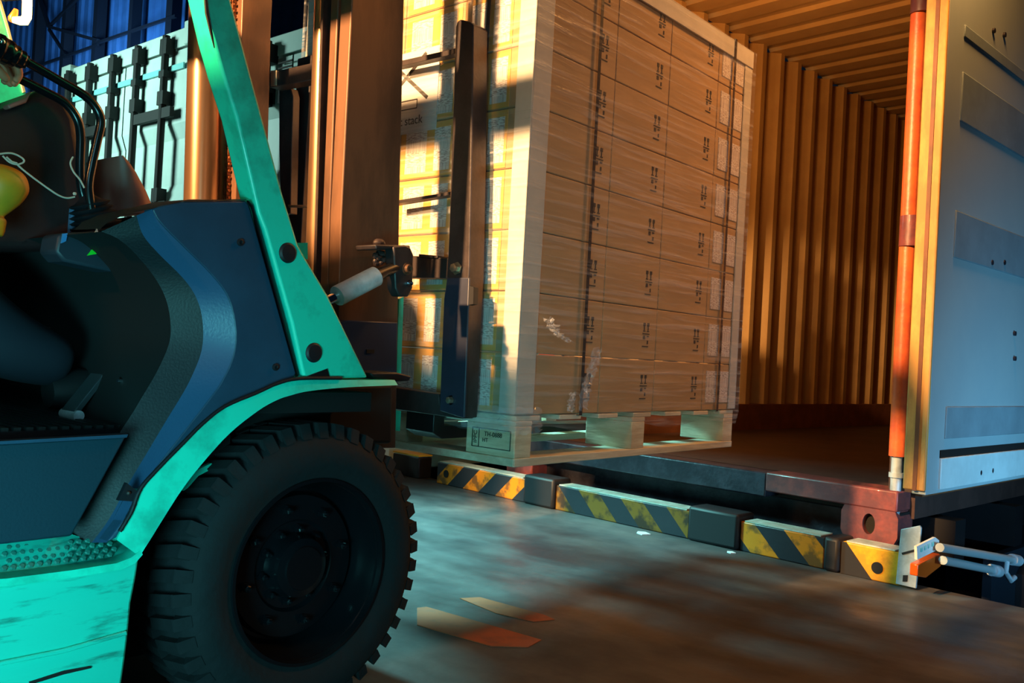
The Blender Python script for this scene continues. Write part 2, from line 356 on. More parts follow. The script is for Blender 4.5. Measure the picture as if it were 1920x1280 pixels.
for i, zz in enumerate((2.93, 2.89, 2.85)): MB().box(3.955, 3.965, 5.66, 5.84, zz, zz+.012).build('marking_line', INK, N2)

# ================================================================== TRAILER / OPEN CONTAINER
F0 = .35; FT = 3.38
ct = thing('open_container', 'open shipping container with corrugated orange-lit inside walls, being loaded', 'shipping container', (3.0, 1.25, F0-.2), DOCK)
b = MB(); corr(b, .36, 12, F0+.2, FT, .275, .075, lambda a, d, z: (a, 2.30+d, z), .20); b.build('corrugated_left_wall', CINT, ct, DOCK, smooth=False)
b = MB(); corr(b, .36, 12, F0+.2, FT, .215, .045, lambda a, d, z: (a, .13-d, z), .30); b.build('corrugated_right_wall', CINT, ct, DOCK, smooth=False)
b = MB().box(.3, 12, 2.27, 2.42, F0-.02, F0+.20).box(.3, 12, .05, .17, F0-.02, F0+.20); b.build('lower_rail', KICK, ct, DOCK)
rows = []; u_ = .36
b = MB(); us = []
while u_ < 12:
    for t_, d_ in ((0, 0), (.16, 0), (.19, .022), (.27, .022)): us.append((u_+t_, d_))
    u_ += .30
b.loft([[Vector((a, v, FT+d-.0)) for a, d in us] for v in (.1, 2.36)]); b.build('corrugated_roof', CINT, ct, DOCK, smooth=False)
MB().box(.3, 12, .08, 2.38, F0-.12, F0).build('plywood_floor', CFLR, ct, DOCK)
MB().box(11.95, 12.05, .05, 2.42, F0, FT).build('front_wall', CINT, ct, DOCK)
MB().box(.2, .36, 2.30, 2.46, F0-.18, FT+.1).box(.2, .36, .05, 2.46, FT-.04, FT+.14).build('door_header_and_left_post', POSTR, ct, DOCK, bevel=.006)
# right hand corner post: rounded orange-red pole with hinge sleeves
b = MB(); b.cyl((.2, .125, F0+.15), (.2, .125, FT+.1), .034, 24); po = b.build('right_post', POSTR, ct, DOCK)
b = MB(); b.cyl((.2, .125, F0-.10), (.2, .125, F0+.15), .022, 20); b.cyl((.2, .125, F0+.06), (.2, .125, F0+.08), .030, 20); b.build('scraped_post_foot', WPLATE, ct, DOCK)
for zc in (1.46, 2.46, ):
    b = MB(); b.cyl((.2, .115, zc-.065), (.2, .115, zc+.065), .045, 24); b.box(.19, .30, .07, .12, zc-.06, zc+.06)
    b.build('hinge_sleeve', RED, ct, DOCK)
MB().box(.235, .36, .02, .17, F0, FT+.1).build('inner_post_flange', STEELD, ct, DOCK)
# sill, corner casting
MB().box(.17, .32, .72, 2.40, F0-.115, F0).build('door_sill', SILL, ct, DOCK, bevel=.008)
MB().box(.165, .32, .10, .72, F0-.085, F0+.005).build('red_sill_end', RED, ct, DOCK, bevel=.008)
b = MB(); y0, y1, z0, z1 = .09, .34, .12, .275
n = 20; outer = []; inner = []
cy, cz = (y0+y1)/2+.005, (z0+z1)/2
for k in range(n):
    q = 2*PI*k/n; cx_, sx_ = math.cos(q), math.sin(q)
    sc = 1/max(abs(cx_)/((y1-y0)/2), abs(sx_)/((z1-z0)/2)); outer.append((cy+cx_*sc, cz+sx_*sc)); inner.append((cy+cx_*.028, cz+sx_*.045))
b.loft([[Vector((.17, *p)) for p in inner], [Vector((.17, *p)) for p in outer], [Vector((.32, *p)) for p in outer], [Vector((.32, *p)) for p in inner]], True)
b.loft([[Vector((.17, *p)) for p in inner], [Vector((.30, *p)) for p in inner]], True)
b.build('corner_casting', RED, ct, DOCK)
MB().box(.20, .30, .10, .33, .13, .26).build('casting_hollow', BLKM, ct, DOCK)
MB().box(.17, .32, 2.26, 2.48, .12, .275).build('corner_casting', RED, ct, DOCK, bevel=.01)
# chassis of the trailer under it
ch = thing('trailer_chassis', 'dark trailer chassis under the open container behind the striped dock edge', 'trailer', (2.5, 1.25, -1.3), DOCK)
b = MB().box(.30, .42, .15, 2.36, .05, F0-.115).box(.30, 10, .5, .68, -.4, .10).box(.30, 10, 1.75, 1.93, -.4, .10); b.build('chassis_beam', SILL, ch, DOCK, bevel=.01)
b = MB()
for k in range(6): b.box(.5+k*.8, .62+k*.8, -.02, 2.4, F0-.33, F0-.13)
b.build('cross_member', BLK, ch, DOCK)
for uu in (1.7, 3.0):
    for vv in (-.02, 1.9):
        b = MB(); b.lathe((uu, vv, -.82), (0, 1, 0), [(0, .12), (.02, .26), (0, .30), (.0, .42), (.05, .48), (.28, .48), (.33, .42), (.33, .1)], 40); b.build('trailer_wheel', RUB, ch, DOCK)
b = MB(); b.prism([(1.25, -.12, -.45), (1.25, -.12, -.1), (1.45, -.12, .02), (3.4, -.12, .02), (3.6, -.12, -.1), (3.6, -.12, -.45), (3.5, -.12, -.45), (3.4, -.12, -.14), (1.5, -.12, -.14), (1.35, -.12, -.45)], (0, .4, 0)); b.build('mudguard', NAVD, ch, DOCK)
b = MB().box(.9, 6, -.05, -.01, -.75, .02); b.build('side_skirt', mat('skirt_dark', (.005, .012, .022), .5), ch, DOCK)
for (a, c) in (((1762, 1026), (1905, 1050)), ((1768, 1050), (1868, 1070))):
    p, q = U(*a, 1, -.16, DOCK), U(*c, 1, -.16, DOCK)
    b = MB(); b.cyl(p, q, .017, 16); e = b.build('side_tube', PIPE, ch, DOCK)
    d = (q-p).normalized(); b = MB(); b.cyl(q-d*.06, q+d*.025, .026, 16); b.build('tube_cap', WPLATE, ch, DOCK)
b = MB(); b.tube([U(1888, 1052, 1, -.17, DOCK), U(1885, 1072, 1, -.17, DOCK), U(1895, 1088, 1, -.17, DOCK), U(1902, 1082, 1, -.17, DOCK)], .012, 10); b.build('tube_bracket', WPLATE, ch, DOCK)
pl = MB(); pl.px([(1689, 992), (1724, 985), (1727, 990), (1717, 1103), (1679, 1094)], 0, -.012, .012, DOCK); pl.build('tail_bracket', WPLATE, ch, DOCK, bevel=.002)
b = MB(); b.px([(1690, 1036), (1716, 1029), (1717, 1033), (1692, 1040)], 0, -.014, .004, DOCK); b.build('bracket_slot', BLKM, ch, DOCK)
b = MB(); b.px([(1693, 1078), (1702, 1078), (1701, 1090), (1692, 1090)], 0, -.014, .004, DOCK); b.build('bracket_hole', BLKM, ch, DOCK)
np_ = MB(); np_.px([(1719, 1024), (1754, 1007), (1761, 1013), (1759, 1030), (1720, 1049)], 1, -.135, .01, DOCK); o = np_.build('number_plate', WHT, ch, DOCK)
b = MB()
for k in range(4):
    x = 1727+k*7; y = 1027-k*3.4
    b.px([(x, y), (x+3.5, y-1.7), (x+3.5, y+6), (x, y+8)], 1, -.138, .003, DOCK)
b.build('plate_marks', TRIMT, ch, DOCK)
b = MB(); b.px([(1721, 1058), (1762, 1038), (1768, 1046), (1764, 1062), (1737, 1083), (1720, 1080)], 1, -.13, .03, DOCK); b.build('tail_lamp', ORR, ch, DOCK, bevel=.004)

# right door, swung open along the side of the container
dr = thing('container_door', 'pale blue-white container door swung open at the right edge of the photo', 'container door', (.55, -.06, .38), DOCK)
DV = -.10
b = MB().box(-.06, 1.16, DV, DV+.055, .385, 3.35); b.build('door_panel', DOORM, dr, DOCK, bevel=.004)
b = MB().box(-.075, -.055, DV+.0, DV+.085, .40, 3.35); b.build('door_edge_seal', GASK, dr, DOCK, bevel=.006)
b = MB().box(-.080, -.070, DV+.030, DV+.045, .40, 3.35); b.build('seal_lip', KICK, dr, DOCK)
b = MB()
for z0, z1 in ((.60, .73), (1.33, 1.52), (1.88, 2.08), (2.22, 2.27)): b.box(.10, 1.10, DV-.006, DV+.01, z0, z1)
b.build('door_band', DOORB, dr, DOCK, bevel=.004)
MB().box(.06, 1.12, DV-.010, DV+.01, .40, .525).build('door_lower_rail', DOORL, dr, DOCK, bevel=.004)
MB().box(.06, 1.12, DV-.004, DV+.01, .525, .556).build('door_lower_gap', BLKM, dr, DOCK)
for (x, y) in ((1866, 57), (1886, 65), (1862, 492), (1885, 492), (1905, 625), (1905, 672), (1840, 886), (1862, 882)):
    p = U(x, y, 1, DV-.01, DOCK); b = MB(); b.cyl(p, p+Vector((0, .02, 0)), .011, 12); b.build('rivet', SILL, dr, DOCK)

# ================================================================== DOCK EDGE
def kerb(v0, v1, m_, label):
    b = MB(); b.box(0, .11, v0, v1, 0, .135); o = b.build('dock_kerb', m_, None, DOCK, bevel=.006); tag(o, label, 'dock kerb')
    t = MB(); t.box(.002, .108, v0+.02, v1-.02, .1355, .141); t.build('worn_top_edge', mat('worn_edge', (.70, .78, .72), .35, .2, var=.6, vs=12, vcol=(.3, .3, .2)), o, DOCK)
    return o
k1 = kerb(2.14, 2.93, STR_A, 'yellow and black striped dock kerb, leftmost stretch beneath the pallet corner')
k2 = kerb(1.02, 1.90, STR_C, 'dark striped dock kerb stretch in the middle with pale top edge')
k3 = kerb(.33, .74, STR_B, 'yellow and black striped dock kerb stretch just left of the red corner casting')
k4 = kerb(.012, .255, mat('kerb_orange', (.85, .40, .015), .45, var=.5, vs=14, vcol=(.35, .14, .02), bump=.1), 'orange-yellow dock kerb end piece with a round black hole')
k0 = kerb(3.12, 3.40, CAP, 'dark dock kerb left of the striped ones with a bright yellow top, beyond the tyre'); MB().box(-.004, .112, 3.12, 3.40, .1415, .150).build('yellow_top', mat('yellow_edge', (.9, .50, .02), .4), k0, DOCK)
for k, (v, zz) in ((k1, (2.84, .07)), (k4, (.10, .055))):
    b = MB(); b.cyl((-.003, v, zz), (.01, v, zz), .024, 24); b.build('bolt_hole', BLKM, k, DOCK)
for v0, v1, lb in ((1.9, 2.14, 'black rubber dock bumper between the leftmost and middle kerb stretches'), (.74, 1.02, 'black rubber dock bumper between the middle and right kerb stretches'), (.255, .33, 'narrow black bumper beside the orange-yellow kerb end')):
    b = MB(); b.box(-.02, .13, v0+.003, v1-.003, 0, .165 if v1-v0 > .1 else .145); tag(b.build('dock_bumper', CAP, None, DOCK, bevel=.015), lb, 'dock bumper')
MB().prism([(-.002, .254, .002), (-.002, .254, .134), (-.002, .235, .134), (-.002, .12, .002)], (.004, 0, 0)).build('black_stripe', CAP, k4, DOCK)
# worn paint on the floor
for pts, lb in ((((782, 1140), (800, 1138), (1015, 1200), (990, 1214), (920, 1212), (782, 1172)), 'worn orange painted stripe on the floor, the longer one nearer the tyre'),
                (((862, 1122), (900, 1120), (1020, 1153), (1040, 1162), (1000, 1166), (930, 1150)), 'worn orange painted stripe on the floor, the shorter one further from the tyre')):
    b = MB(); b.prism([U(x, y, 2, .0005) for x, y in pts], (0, 0, .002)); tag(b.build('floor_stripe', PAINTO, smooth=False), lb, 'floor marking')
for (x, y, s) in ((1205, 1000, .035), (1660, 1080, .03), (1370, 1036, .02)):
    p = U(x, y, 2, 0); b = MB(); b.prism([p+Vector((s*a, s*c*1.2, .0)) for a, c in ((-1, -.4), (.2, -1), (1, .1), (.4, .9), (-.6, .5))], (0, 0, .004))
    tag(b.build('paper_scrap', WHT), {1205: 'pale scrap on the floor in front of the middle kerb stretch', 1660: 'white scrap below the orange-yellow kerb end', 1370: 'tiny pale scrap before the right kerb stretches'}[x], 'scrap')

# ================================================================== LOAD
LX0, LX1, LY0, LY1, LZ = 1.965, 3.32, 1.65, 2.72, .672
RH = .178; NR = 8
pal = thing('pallet', 'pale wooden pallet held on the forks with a stamped corner block', 'pallet', ((LX0+LX1)/2, (LY0+LY1)/2, .525))
bx = [(LX0+.01, LX0+.085), (2.585, 2.665), (LX1-.075, LX1)]
by = [(LY0, LY0+.19), (2.10, 2.27), (LY1-.19, LY1)]
for i, (a, c) in enumerate(bx):
    for j, (d, e) in enumerate(by):
        MB().box(a, c, d, e, .548, .640).build('block', WOOD, pal, bevel=.003)
for (d, e) in by:
    MB().box(LX0+.01, LX1, d if d > LY0 else d-.002, min(e, d+.11), .524, .548).build('bottom_board', WOODX, pal, bevel=.002)
for (a, c) in bx: MB().box(a, c, LY0, LY1, .640, .655).build('stringer_board', WOODX, pal, bevel=.002)
MB().box(bx[0][0]-.004, bx[0][0]+.1, LY0, LY1, .525, .5475).build('bottom_board', WOODX, pal, bevel=.002)
for k in range(7):
    x0 = LX0+.01+k*(LX1-LX0-.12)/6; MB().box(x0, x0+.11, LY0, LY1, .6555, .670).build('deck_board', WOODX, pal, bevel=.002)
# stamp on the corner block
xs = bx[0][0]-.002
st = MB()
def outl(mb, y0, y1, z0, z1, t=.0018):
    for a in ((y0, y1, z0, z0+t), (y0, y1, z1-t, z1), (y0, y0+t, z0, z1), (y1-t, y1, z0, z1)): mb.box(xs, xs+.003, *a)
outl(st, 1.665, 1.815, .568, .625); outl(st, 1.787, 1.815, .568, .625)
st.build('stamp_frame', INK, pal)
MT = lambda y, z, rot=0: Matrix.Translation((xs, y, z)) @ Matrix(((0, 0, -1, 0), (-1, 0, 0, 0), (0, 1, 0, 0), (0, 0, 0, 1))) @ Matrix.Rotation(rot, 4, 'Z')
text_part('TH-0888', 'stamp_text', INK, pal, MT(1.732, .608), .019)
text_part('HT', 'stamp_text', INK, pal, MT(1.762, .590), .017)
text_part('IPPC', 'stamp_text', INK, pal, MT(1.801, .597, PI/2), .019)

# cartons
xb = [LX0, 2.38, 2.71, 3.06, LX1]; yb = [LY0, 1.93, 2.20, 2.46, LY1]
ROWN = ['bottom row', 'second row up', 'third row up', 'fourth row up', 'fifth row up', 'sixth row up', 'seventh row up', 'top row']
CNR = ['at the near vertical edge', 'second column from the near edge', 'third column from the near edge', 'far narrow column with white labels']
CNL = ['', 'second column from the near edge', 'third column from the near edge', 'far left column behind the mast']
def carton_mesh(x0, x1, y0, y1, nm='carton'):
    b = MB(); b.box(x0+.001, x1-.001, y0+.001, y1-.001, LZ+.0008, LZ+RH-.0012); return b
def marks(o, x1):
    b = MB(); y = LY0-.0006; zc = LZ+.085
    def q(x0, x2, z0, z1): b.box(x0, x2, y, y+.0016, z0, z1)
    for dx in (0, .024):
        xx = x1-.085+dx
        q(xx, xx+.012, zc+.030, zc+.042); q(xx+.004, xx+.008, zc+.016, zc+.030); q(xx, xx+.013, zc+.012, zc+.015)
        q(xx+.001, xx+.013, zc-.014, zc-.002) if dx == 0 else q(xx, xx+.012, zc-.006, zc-.002)
        q(xx+.003, xx+.009, zc-.030, zc-.018) if dx else None
    q(x1-.088, x1-.045, zc+.003, zc+.006); q(x1-.088, x1-.050, zc-.040, zc-.037)
    b.build('handling_marks', INK, o)
def lab(o, ax, a0, a1, k, z0=.030, z1=.150):
    b = MB(); 
    if ax == 0: b.box(LX0-.0012, LX0+.002, a0, a1, LZ+z0, LZ+z1)
    else: b.box(a0, a1, LY0-.0012, LY0+.002, LZ+z0, LZ+z1)
    c = ROOT[o.name]; l = b.build('label_sticker', LAB[k], o)
    return l
def yel(o, y0, y1):
    MB().box(LX0-.0007, LX0+.001, y0, y1, LZ+.004, LZ+RH-.004).build('orange_print_band', CARDY, o)
protos = []
for i in range(4):
    o = carton_mesh(xb[i], xb[i+1], LY0, LY0+.28).build('carton', CARD, bevel=.003)
    if i < 3: marks(o, xb[i+1])
    else:
        lab(o, 1, 3.085, 3.165, 0); lab(o, 1, 3.195, 3.262, 1)
    if i == 0:
        yel(o, 1.735, 1.90); lab(o, 0, 1.745, 1.81, 0, .02, .155); lab(o, 0, 1.835, 1.90, 1, .02, .155)
    protos.append((o, CNR[i], 'tan carton, long side of load'))
for j in range(1, 4):
    o = carton_mesh(LX0, xb[1], yb[j], yb[j+1]).build('carton', CARD, bevel=.003)
    yel(o, yb[j]+.012, yb[j+1]-.012); lab(o, 0, yb[j]+.035, yb[j]+.105, 1, .02, .155); lab(o, 0, yb[j]+.14, yb[j]+.235, 0, .02, .155)
    protos.append((o, CNL[j], 'labelled carton, short side of load'))
def copy_tree(o, dz):
    c = o.copy(); COL.objects.link(c); c.location = o.location+Vector((0, 0, dz))
    for chd in o.children:
        k = chd.copy(); COL.objects.link(k); k.parent = c
    return c
for o, cn, base in protos:
    for r in range(NR):
        c = o if r == 0 else copy_tree(o, r*RH)
        tag(c, f'{base}, {ROWN[r]}, {cn}', 'carton', 'cartons stacked on the pallet')
LT = LZ+NR*RH
# paper notice with cross on the short side
nt = MB().box(LX0-.004, LX0-.001, 2.03, 2.36, 1.535, 1.80); nt = nt.build('paper_notice', mat('notice_paper', (.70, .66, .66), .6)); tag(nt, 'white paper notice with a crossed-out stack symbol, wrapped on the short side', 'notice')
XN = LX0-.0055
b = MB()
for (a, c) in (((2.27, 1.79), (2.075, 1.640)), ((2.09, 1.785), (2.26, 1.655))):
    p, q = Vector((XN, *a)), Vector((XN, *c)); d = (q-p).normalized(); nrm = Vector((0, -d.z, d.y))*.006
    b.prism([p+nrm, q+nrm, q-nrm, p-nrm], (.0015, 0, 0))
b.build('cross_mark', INK, nt)
MTN = lambda y, z: Matrix.Translation((XN+.001, y, z)) @ Matrix(((0, 0, -1, 0), (-1, 0, 0, 0), (0, 1, 0, 0), (0, 0, 0, 1)))
b = MB()
for k in range(2): b.box(XN, XN+.001, 2.12, 2.22, 1.612+k*.028, 1.615+k*.028); b.box(XN, XN+.001, 2.12+k*.098, 2.122+k*.098, 1.612, 1.642)
b.build('box_symbol', INK, nt)
text_part('Do not stack', 'notice_text', INK, nt, MTN(2.092, 1.575), .040, align='RIGHT')
# angle boards
def angle(x0, y0, sx, sy, w1, w2, label):
    t = .006; b = MB()
    xa, xc = sorted((x0, x0+sx*w1)); ya, yc = sorted((y0-sy*t, y0)); b.box(xa, xc, ya, yc, LZ+.004, LT)
    xa, xc = sorted((x0-sx*t, x0)); ya, yc = sorted((y0-sy*t, y0+sy*w2)); b.box(xa, xc, ya, yc, LZ+.004, LT)
    tag(b.build('angle_board', BOARD, bevel=.002), label, 'corner board', 'edge boards of the load')
angle(LX0, LY0, 1, 1, .08, .055, 'long pale upright edge board on the near corner of the load')
angle(LX1, LY0, -1, 1, .055, .055, 'pale upright edge board on the far corner beside the container wall')
angle(LX0, LY1, 1, -1, .06, .06, 'grey upright edge board seen between the mast uprights')
angle(LX1, LY1, -1, -1, .06, .06, 'upright edge board on the hidden back corner of the load')
b = MB().box(LX0, LX1+.006, LY0-.009, LY0-.001, LT-.06, LT+.006).box(LX0, LX1+.006, LY0-.009, LY0+.06, LT+.001, LT+.007); tag(b.build('top_edge_board', BOARD, bevel=.002), 'sloping-looking pale board along the top long edge of the load', 'corner board')
b = MB().box(LX0-.009, LX0-.001, LY0+.01, LY1, LT-.06, LT+.006); tag(b.build('top_edge_board', BOARD, bevel=.002), 'pale board along the top short edge of the load, facing the mast', 'corner board')
# straps
def strap_loop(pts, wv, label):
    b = MB(); t = .0012
    rows = []
    for p in pts+[pts[0]]:
        rows.append([Vector(p)-Vector(wv)/2, Vector(p)+Vector(wv)/2])
    b.loft(rows); o = b.build('strap', STRAP, smooth=False); s = o.modifiers.new('solid', 'SOLIDIFY'); s.thickness = .0015; tag(o, label, 'strap', 'packing straps round the load')
e = .012
for x, lb in ((2.272, 'dark packing strap down the long side, the one nearer the near edge'), (3.165, 'dark packing strap down the long side, the one over the white labels')):
    strap_loop([(x, LY0-e, LZ-.004), (x, LY0-e, LT+e), (x, LY1+e, LT+e), (x, LY1+e, LZ-.004)], (.014, 0, 0), lb)
for y, lb in ((1.825, 'dark packing strap down the short side beside the carriage post'), (2.52, 'dark packing strap down the short side behind the mast')):
    strap_loop([(LX0-e, y, LZ-.004), (LX0-e, y, LT+e+.002), (LX1+e, y, LT+e+.002), (LX1+e, y, LZ-.004)], (0, .014, 0), lb)
# film
b = MB(); o_ = .016; c = [(LX0-o_, LY0-o_), (LX1+o_, LY0-o_), (LX1+o_, LY1+o_), (LX0-o_, LY1+o_)]
ring = []
for i in range(4):
    p, q = Vector(c[i]), Vector(c[(i+1) % 4])
    for k in range(16): ring.append(p.lerp(q, k/16))
rows = []
for j in range(41):
    z = .628+(LT+.005-.628)*j/40
    row = []
    for i, p in enumerate(ring):
        edge = (i % 16 == 0)
        wob = .0 if edge else .004*math.sin(i*1.9+j*.7)*math.sin(j*1.3+i*.35)
        ctr = Vector(((LX0+LX1)/2, (LY0+LY1)/2)); dd = (p-ctr).normalized()
        if j == 0: wob = -.006+.006*math.sin(i*2.3)
        row.append(Vector((p.x+dd.x*wob, p.y+dd.y*wob, z+(.012*math.sin(i*1.1) if j == 0 else 0))))
    rows.append(row)
b.loft(rows, True); tag(b.build('stretch_wrap', FILM), 'clear plastic stretch wrap round the whole stack of cartons', 'plastic wrap')
# crumpled film
def crumple(path, wd, label, nm='crumpled_wrap'):
    b = MB(); rows = []; K = len(path)*7
    for j in range(K):
        t = j/(K-1)*(len(path)-1); i = min(int(t), len(path)-2); p = Vector(path[i]).lerp(Vector(path[i+1]), t-i)
        n_ = 9; rows.append([p+Vector((wd*(k/(n_-1)-.5)+random.uniform(-.004, .004), -random.uniform(0, .014), random.uniform(-.005, .005))) for k in range(n_)])
    b.loft(rows); tag(b.build(nm, CRF, smooth=False), label, 'plastic wrap')
CRF = mat('crumple_clear', (.8, .85, 1), .08); N_ = CRF.node_tree.nodes; L_ = CRF.node_tree.links
t_ = N_.new('ShaderNodeBsdfTransparent'); m_ = N_.new('ShaderNodeMixShader'); m_.inputs[0].default_value = .17
L_.new(t_.outputs[0], m_.inputs[1]); L_.new(N_['Principled BSDF'].outputs[0], m_.inputs[2]); L_.new(m_.outputs[0], N_['Material Output'].inputs[0])
yy = LY0-.024
crumple([U(x, y, 1, yy) for x, y in ((1025, 595), (1038, 622), (1065, 640))], .05, 'small crumpled tuft of clear wrap left of the near strap')
crumple([U(x, y, 1, yy) for x, y in ((1118, 652), (1108, 690), (1096, 725), (1090, 768))], .05, 'long crumpled ridge of clear wrap low beside the near strap')
crumple([U(x, y, 1, yy) for x, y in ((1070, 735), (1066, 772))], .03, 'short crumpled tuft of clear wrap at the foot of the near strap')
# bunched film at the near corner
b = MB(); rows = []
for j in range(10):
    z = .622+j*.008
    row = []
    for k in range(26):
        a = k/25
        if a < .6: p = Vector((LX0-.02, LY0+.20*(1-a/.6)-.02, z))
        else: p = Vector((LX0-.02+.12*((a-.6)/.4), LY0-.022, z))
        row.append(p+Vector((random.uniform(-.006, .004), random.uniform(-.006, .004), random.uniform(-.006, .006))))
    rows.append(row)
b.loft(rows); tag(b.build('bunched_wrap', CRF, smooth=False), 'bunched bluish plastic wrap round the bottom near corner above the stamped block', 'plastic wrap')

# ================================================================== FORKLIFT
FK = thing('forklift', 'green forklift with dark blue cowl carrying the wrapped load', 'forklift', (1.0, 2.2, 0))
YS = 1.60
def P(pts, ax, v, depth, name, m_, bevel=.0, parent=FK, **k):
    b = MB(); b.px(pts, ax, v, depth); return b.build(name, m_, parent, bevel=bevel, **k)
# --- near pillar of the overhead guard
P([(0, 0), (262, -560), (348, -150), (399, 72), (417, 137), (443, 219), (485, 400), (497, 430), (548, 608), (569, 705), (570, 710), (691, 708), (616, 554), (573, 482), (560, 458), (530, 360), (504, 262), (434, 0), (384, -200), (285, -560)][1:], 1, YS, .058, 'guard_pillar', G, .006)
P([(565, 709), (614, 691), (619, 709)], 1, YS-.003, .004, 'pillar_label', BLK)
for (x, y, r) in ((539, 474, .0215), (588, 661, .0215)):
    p = U(x, y, 1, YS); b = MB(); b.lathe(p+Vector((0, .004, 0)), (0, -1, 0), [(0, r), (.006, r), (.010, r*.8), (.011, 0)], 32); b.build('rubber_plug', CAP, FK)
b = MB(); b.tube([U(x, y, 1, YS-.001) for x, y in ((384, -20), (388, 25), (396, 62), (402, 90))], [.003, .004, .003, .001], 6); b.build('paint_chip', BLKM, FK)
# lower green gusset
P([(552, 455), (577, 455), (577, 486), (556, 480)], 1, YS+.06, .02, 'gusset', G)
# --- far pillar + lamp
P([(-119, -235), (-59, -235), (3, 0), (18, 55), (48, 170), (90, 330), (30, 330), (-12, 170), (-57, 0)], 1, 2.72, .06, 'guard_pillar', G, .005)
P([(2, 0), (18, 55), (48, 172), (44, 173), (14, 55), (-2, 0)], 1, 2.712, .008, 'pillar_trim', mat('trim_cream', (.5, .55, .35), .5))
rf = MB().box(.62, .84, 1.62, 2.78, 2.02, 2.07).box(-1.1, -.27, 1.62, 2.78, 2.02, 2.07).box(-1.1, .84, 1.62, 1.68, 2.02, 2.07).box(-1.1, .84, 2.72, 2.78, 2.02, 2.07)  # unseen guard roof; solid rear panel shaped to shade cab and lower load
rf.build('shading_guard_roof', G, FK, bevel=.01)
for yy_ in (1.62, 2.72): MB().box(-1.08, -1.0, yy_, yy_+.06, .9, 2.03).build('rear_guard_post', G, FK)
lp = P([(14, -60), (68, -60), (66, -6), (14, -2)], 1, 2.66, .04, 'lamp_housing', BLKM, .004)
b = MB(); b.tube([U(x, y, 1, 2.64) for x, y in ((51, -20), (51, 10), (50, 32), (46, 39), (38, 39), (24, 37))], [.0125, .0125, .0125, .013, .012, .008], 12); b.build('glowing_lamp', AMBH, FK)
b = MB(); b.tube([U(x, y, 1, 2.655) for x, y in ((30, 18), (24, 34), (22, 40))], [.006, .012, .009], 10); b.build('amber_lens', AMB, FK)
# --- fender arch
def sm2(pts, n=4):
    pts = [Vector(p_) for p_ in pts]; out = []
    for i in range(len(pts)-1):
        a_, b_, c_, d_ = pts[max(i-1, 0)], pts[i], pts[i+1], pts[min(i+2, len(pts)-1)]
        for k in range(n):
            t = k/n; out.append(.5*((2*b_)+(c_-a_)*t+(2*a_-5*b_+4*c_-d_)*t*t+(3*b_-a_-3*c_+d_)*t**3))
    return [tuple(p_) for p_ in out+[pts[-1]]]
up = [(740, 712), (640, 712), (560, 713), (520, 722), (480, 740), (422, 765), (380, 797), (338, 839), (295, 883), (262, 921), (245, 964), (224, 1000), (219, 1012)]
lo = [(746, 722), (650, 726), (580, 733), (545, 741), (519, 750), (484, 770), (431, 812), (379, 869), (339, 921), (300, 982), (284, 1008), (270, 1030), (262, 1043)]
up, lo = sm2(up), sm2(lo)
rows_l = [U(*p, 1, YS+.006) for p in lo]
b = MB(); b.loft([[U(*p, 1, YS+.28)*0+Vector((U(*p, 1, YS).x, YS+.28, U(*p, 1, YS).z)) for p in up], [U(*p, 1, YS+.004) for p in up], [U(*p, 1, YS) for p in up], [U(*p, 1, YS-.008) for p in lo], [U(*p, 1, YS) for p in lo], [Vector((q.x, YS+.28, q.z+.002)) for q in rows_l]])
b.build('fender', G, FK, angle=50)
b = MB(); b.tube([U(x, y, 1, YS-.004)+Vector((0, 0, .004)) for x, y in up[4:45]], .004, 8); b.build('fender_trim', NAVD, FK)
P([(396, 868), (402, 872), (395, 880), (372, 892), (352, 915), (344, 920), (342, 912), (368, 882)], 1, YS+.10, .01, 'inner_fender_flange', G)
P([(695, 699), (745, 698), (772, 705), (768, 714), (740, 716), (700, 709)], 1, YS+.03, .10, 'fender_rubber_flap', CAP, .004)
# --- cowl
c2 = [(285, 392), (300, 418), (344, 463), (397, 516), (428, 560), (441, 616), (437, 666), (416, 713), (390, 750), (345, 808), (295, 872), (262, 918), (240, 962), (200, 1017)]
c1 = [(256, 404), (268, 440), (297, 475), (344, 522), (369, 560), (380, 604), (378, 657), (356, 713), (331, 757), (313, 786), (282, 838), (240, 908), (205, 972), (172, 1017)]
c0 = [(190, 434), (222, 448), (254, 476), (290, 520), (312, 563), (320, 610), (316, 647), (294, 697), (264, 748), (248, 775), (222, 815), (196, 862), (165, 930), (132, 1005)]
T = Vector
c2, c1, c0 = [sm2(c_, 4) for c_ in (c2, c1, c0)]
pnl = c2 + [(219, 1008), (245, 962), (262, 920), (295, 881), (338, 837), (380, 794), (422, 762), (480, 736), (520, 718), (550, 709), (556, 700), (468, 386), (462, 376), (340, 378), (300, 386)]
b = MB(); b.px(pnl, 1, YS+.008, .035); b.build('cowl_panel', NAVY, FK, bevel=.004)
b = MB(); b.loft([[U(*p, 1, YS+.008) for p in c2], [U(*p, 1, YS+.055) for p in c1]]); b.build('cowl_bevel', mat('cowl_blue', (.030, .085, .175), .40, bump=.08, bs=200), FK, angle=60)
b = MB(); b.loft([[U(*p, 1, YS+.055) for p in c1], [U(*p, 1, YS+.085) for p in c0]]); b.build('cowl_inner_edge', NAVD, FK, angle=60)
b = MB(); b.loft([[U(*p, 1, YS+.085) for p in c0], [T((U(*p, 1, YS+.085).x, YS+1.0, U(*p, 1, YS+.085).z)) for p in c0]]); b.build('cabin_inner_wall', BLKM, FK, angle=60)
b = MB(); tp = [(185, 432), (200, 418), (232, 403), (285, 391), (340, 378), (462, 376)]
b.loft([[U(*p, 1, YS+.008) for p in tp], [U(x, y-3, 1, YS+.02) for x, y in tp], [T((U(*p, 1, YS+.02).x, YS+.12, U(*p, 1, YS+.02).z+.006)) for p in tp]]); b.build('cowl_top', NAVD, FK, angle=60)
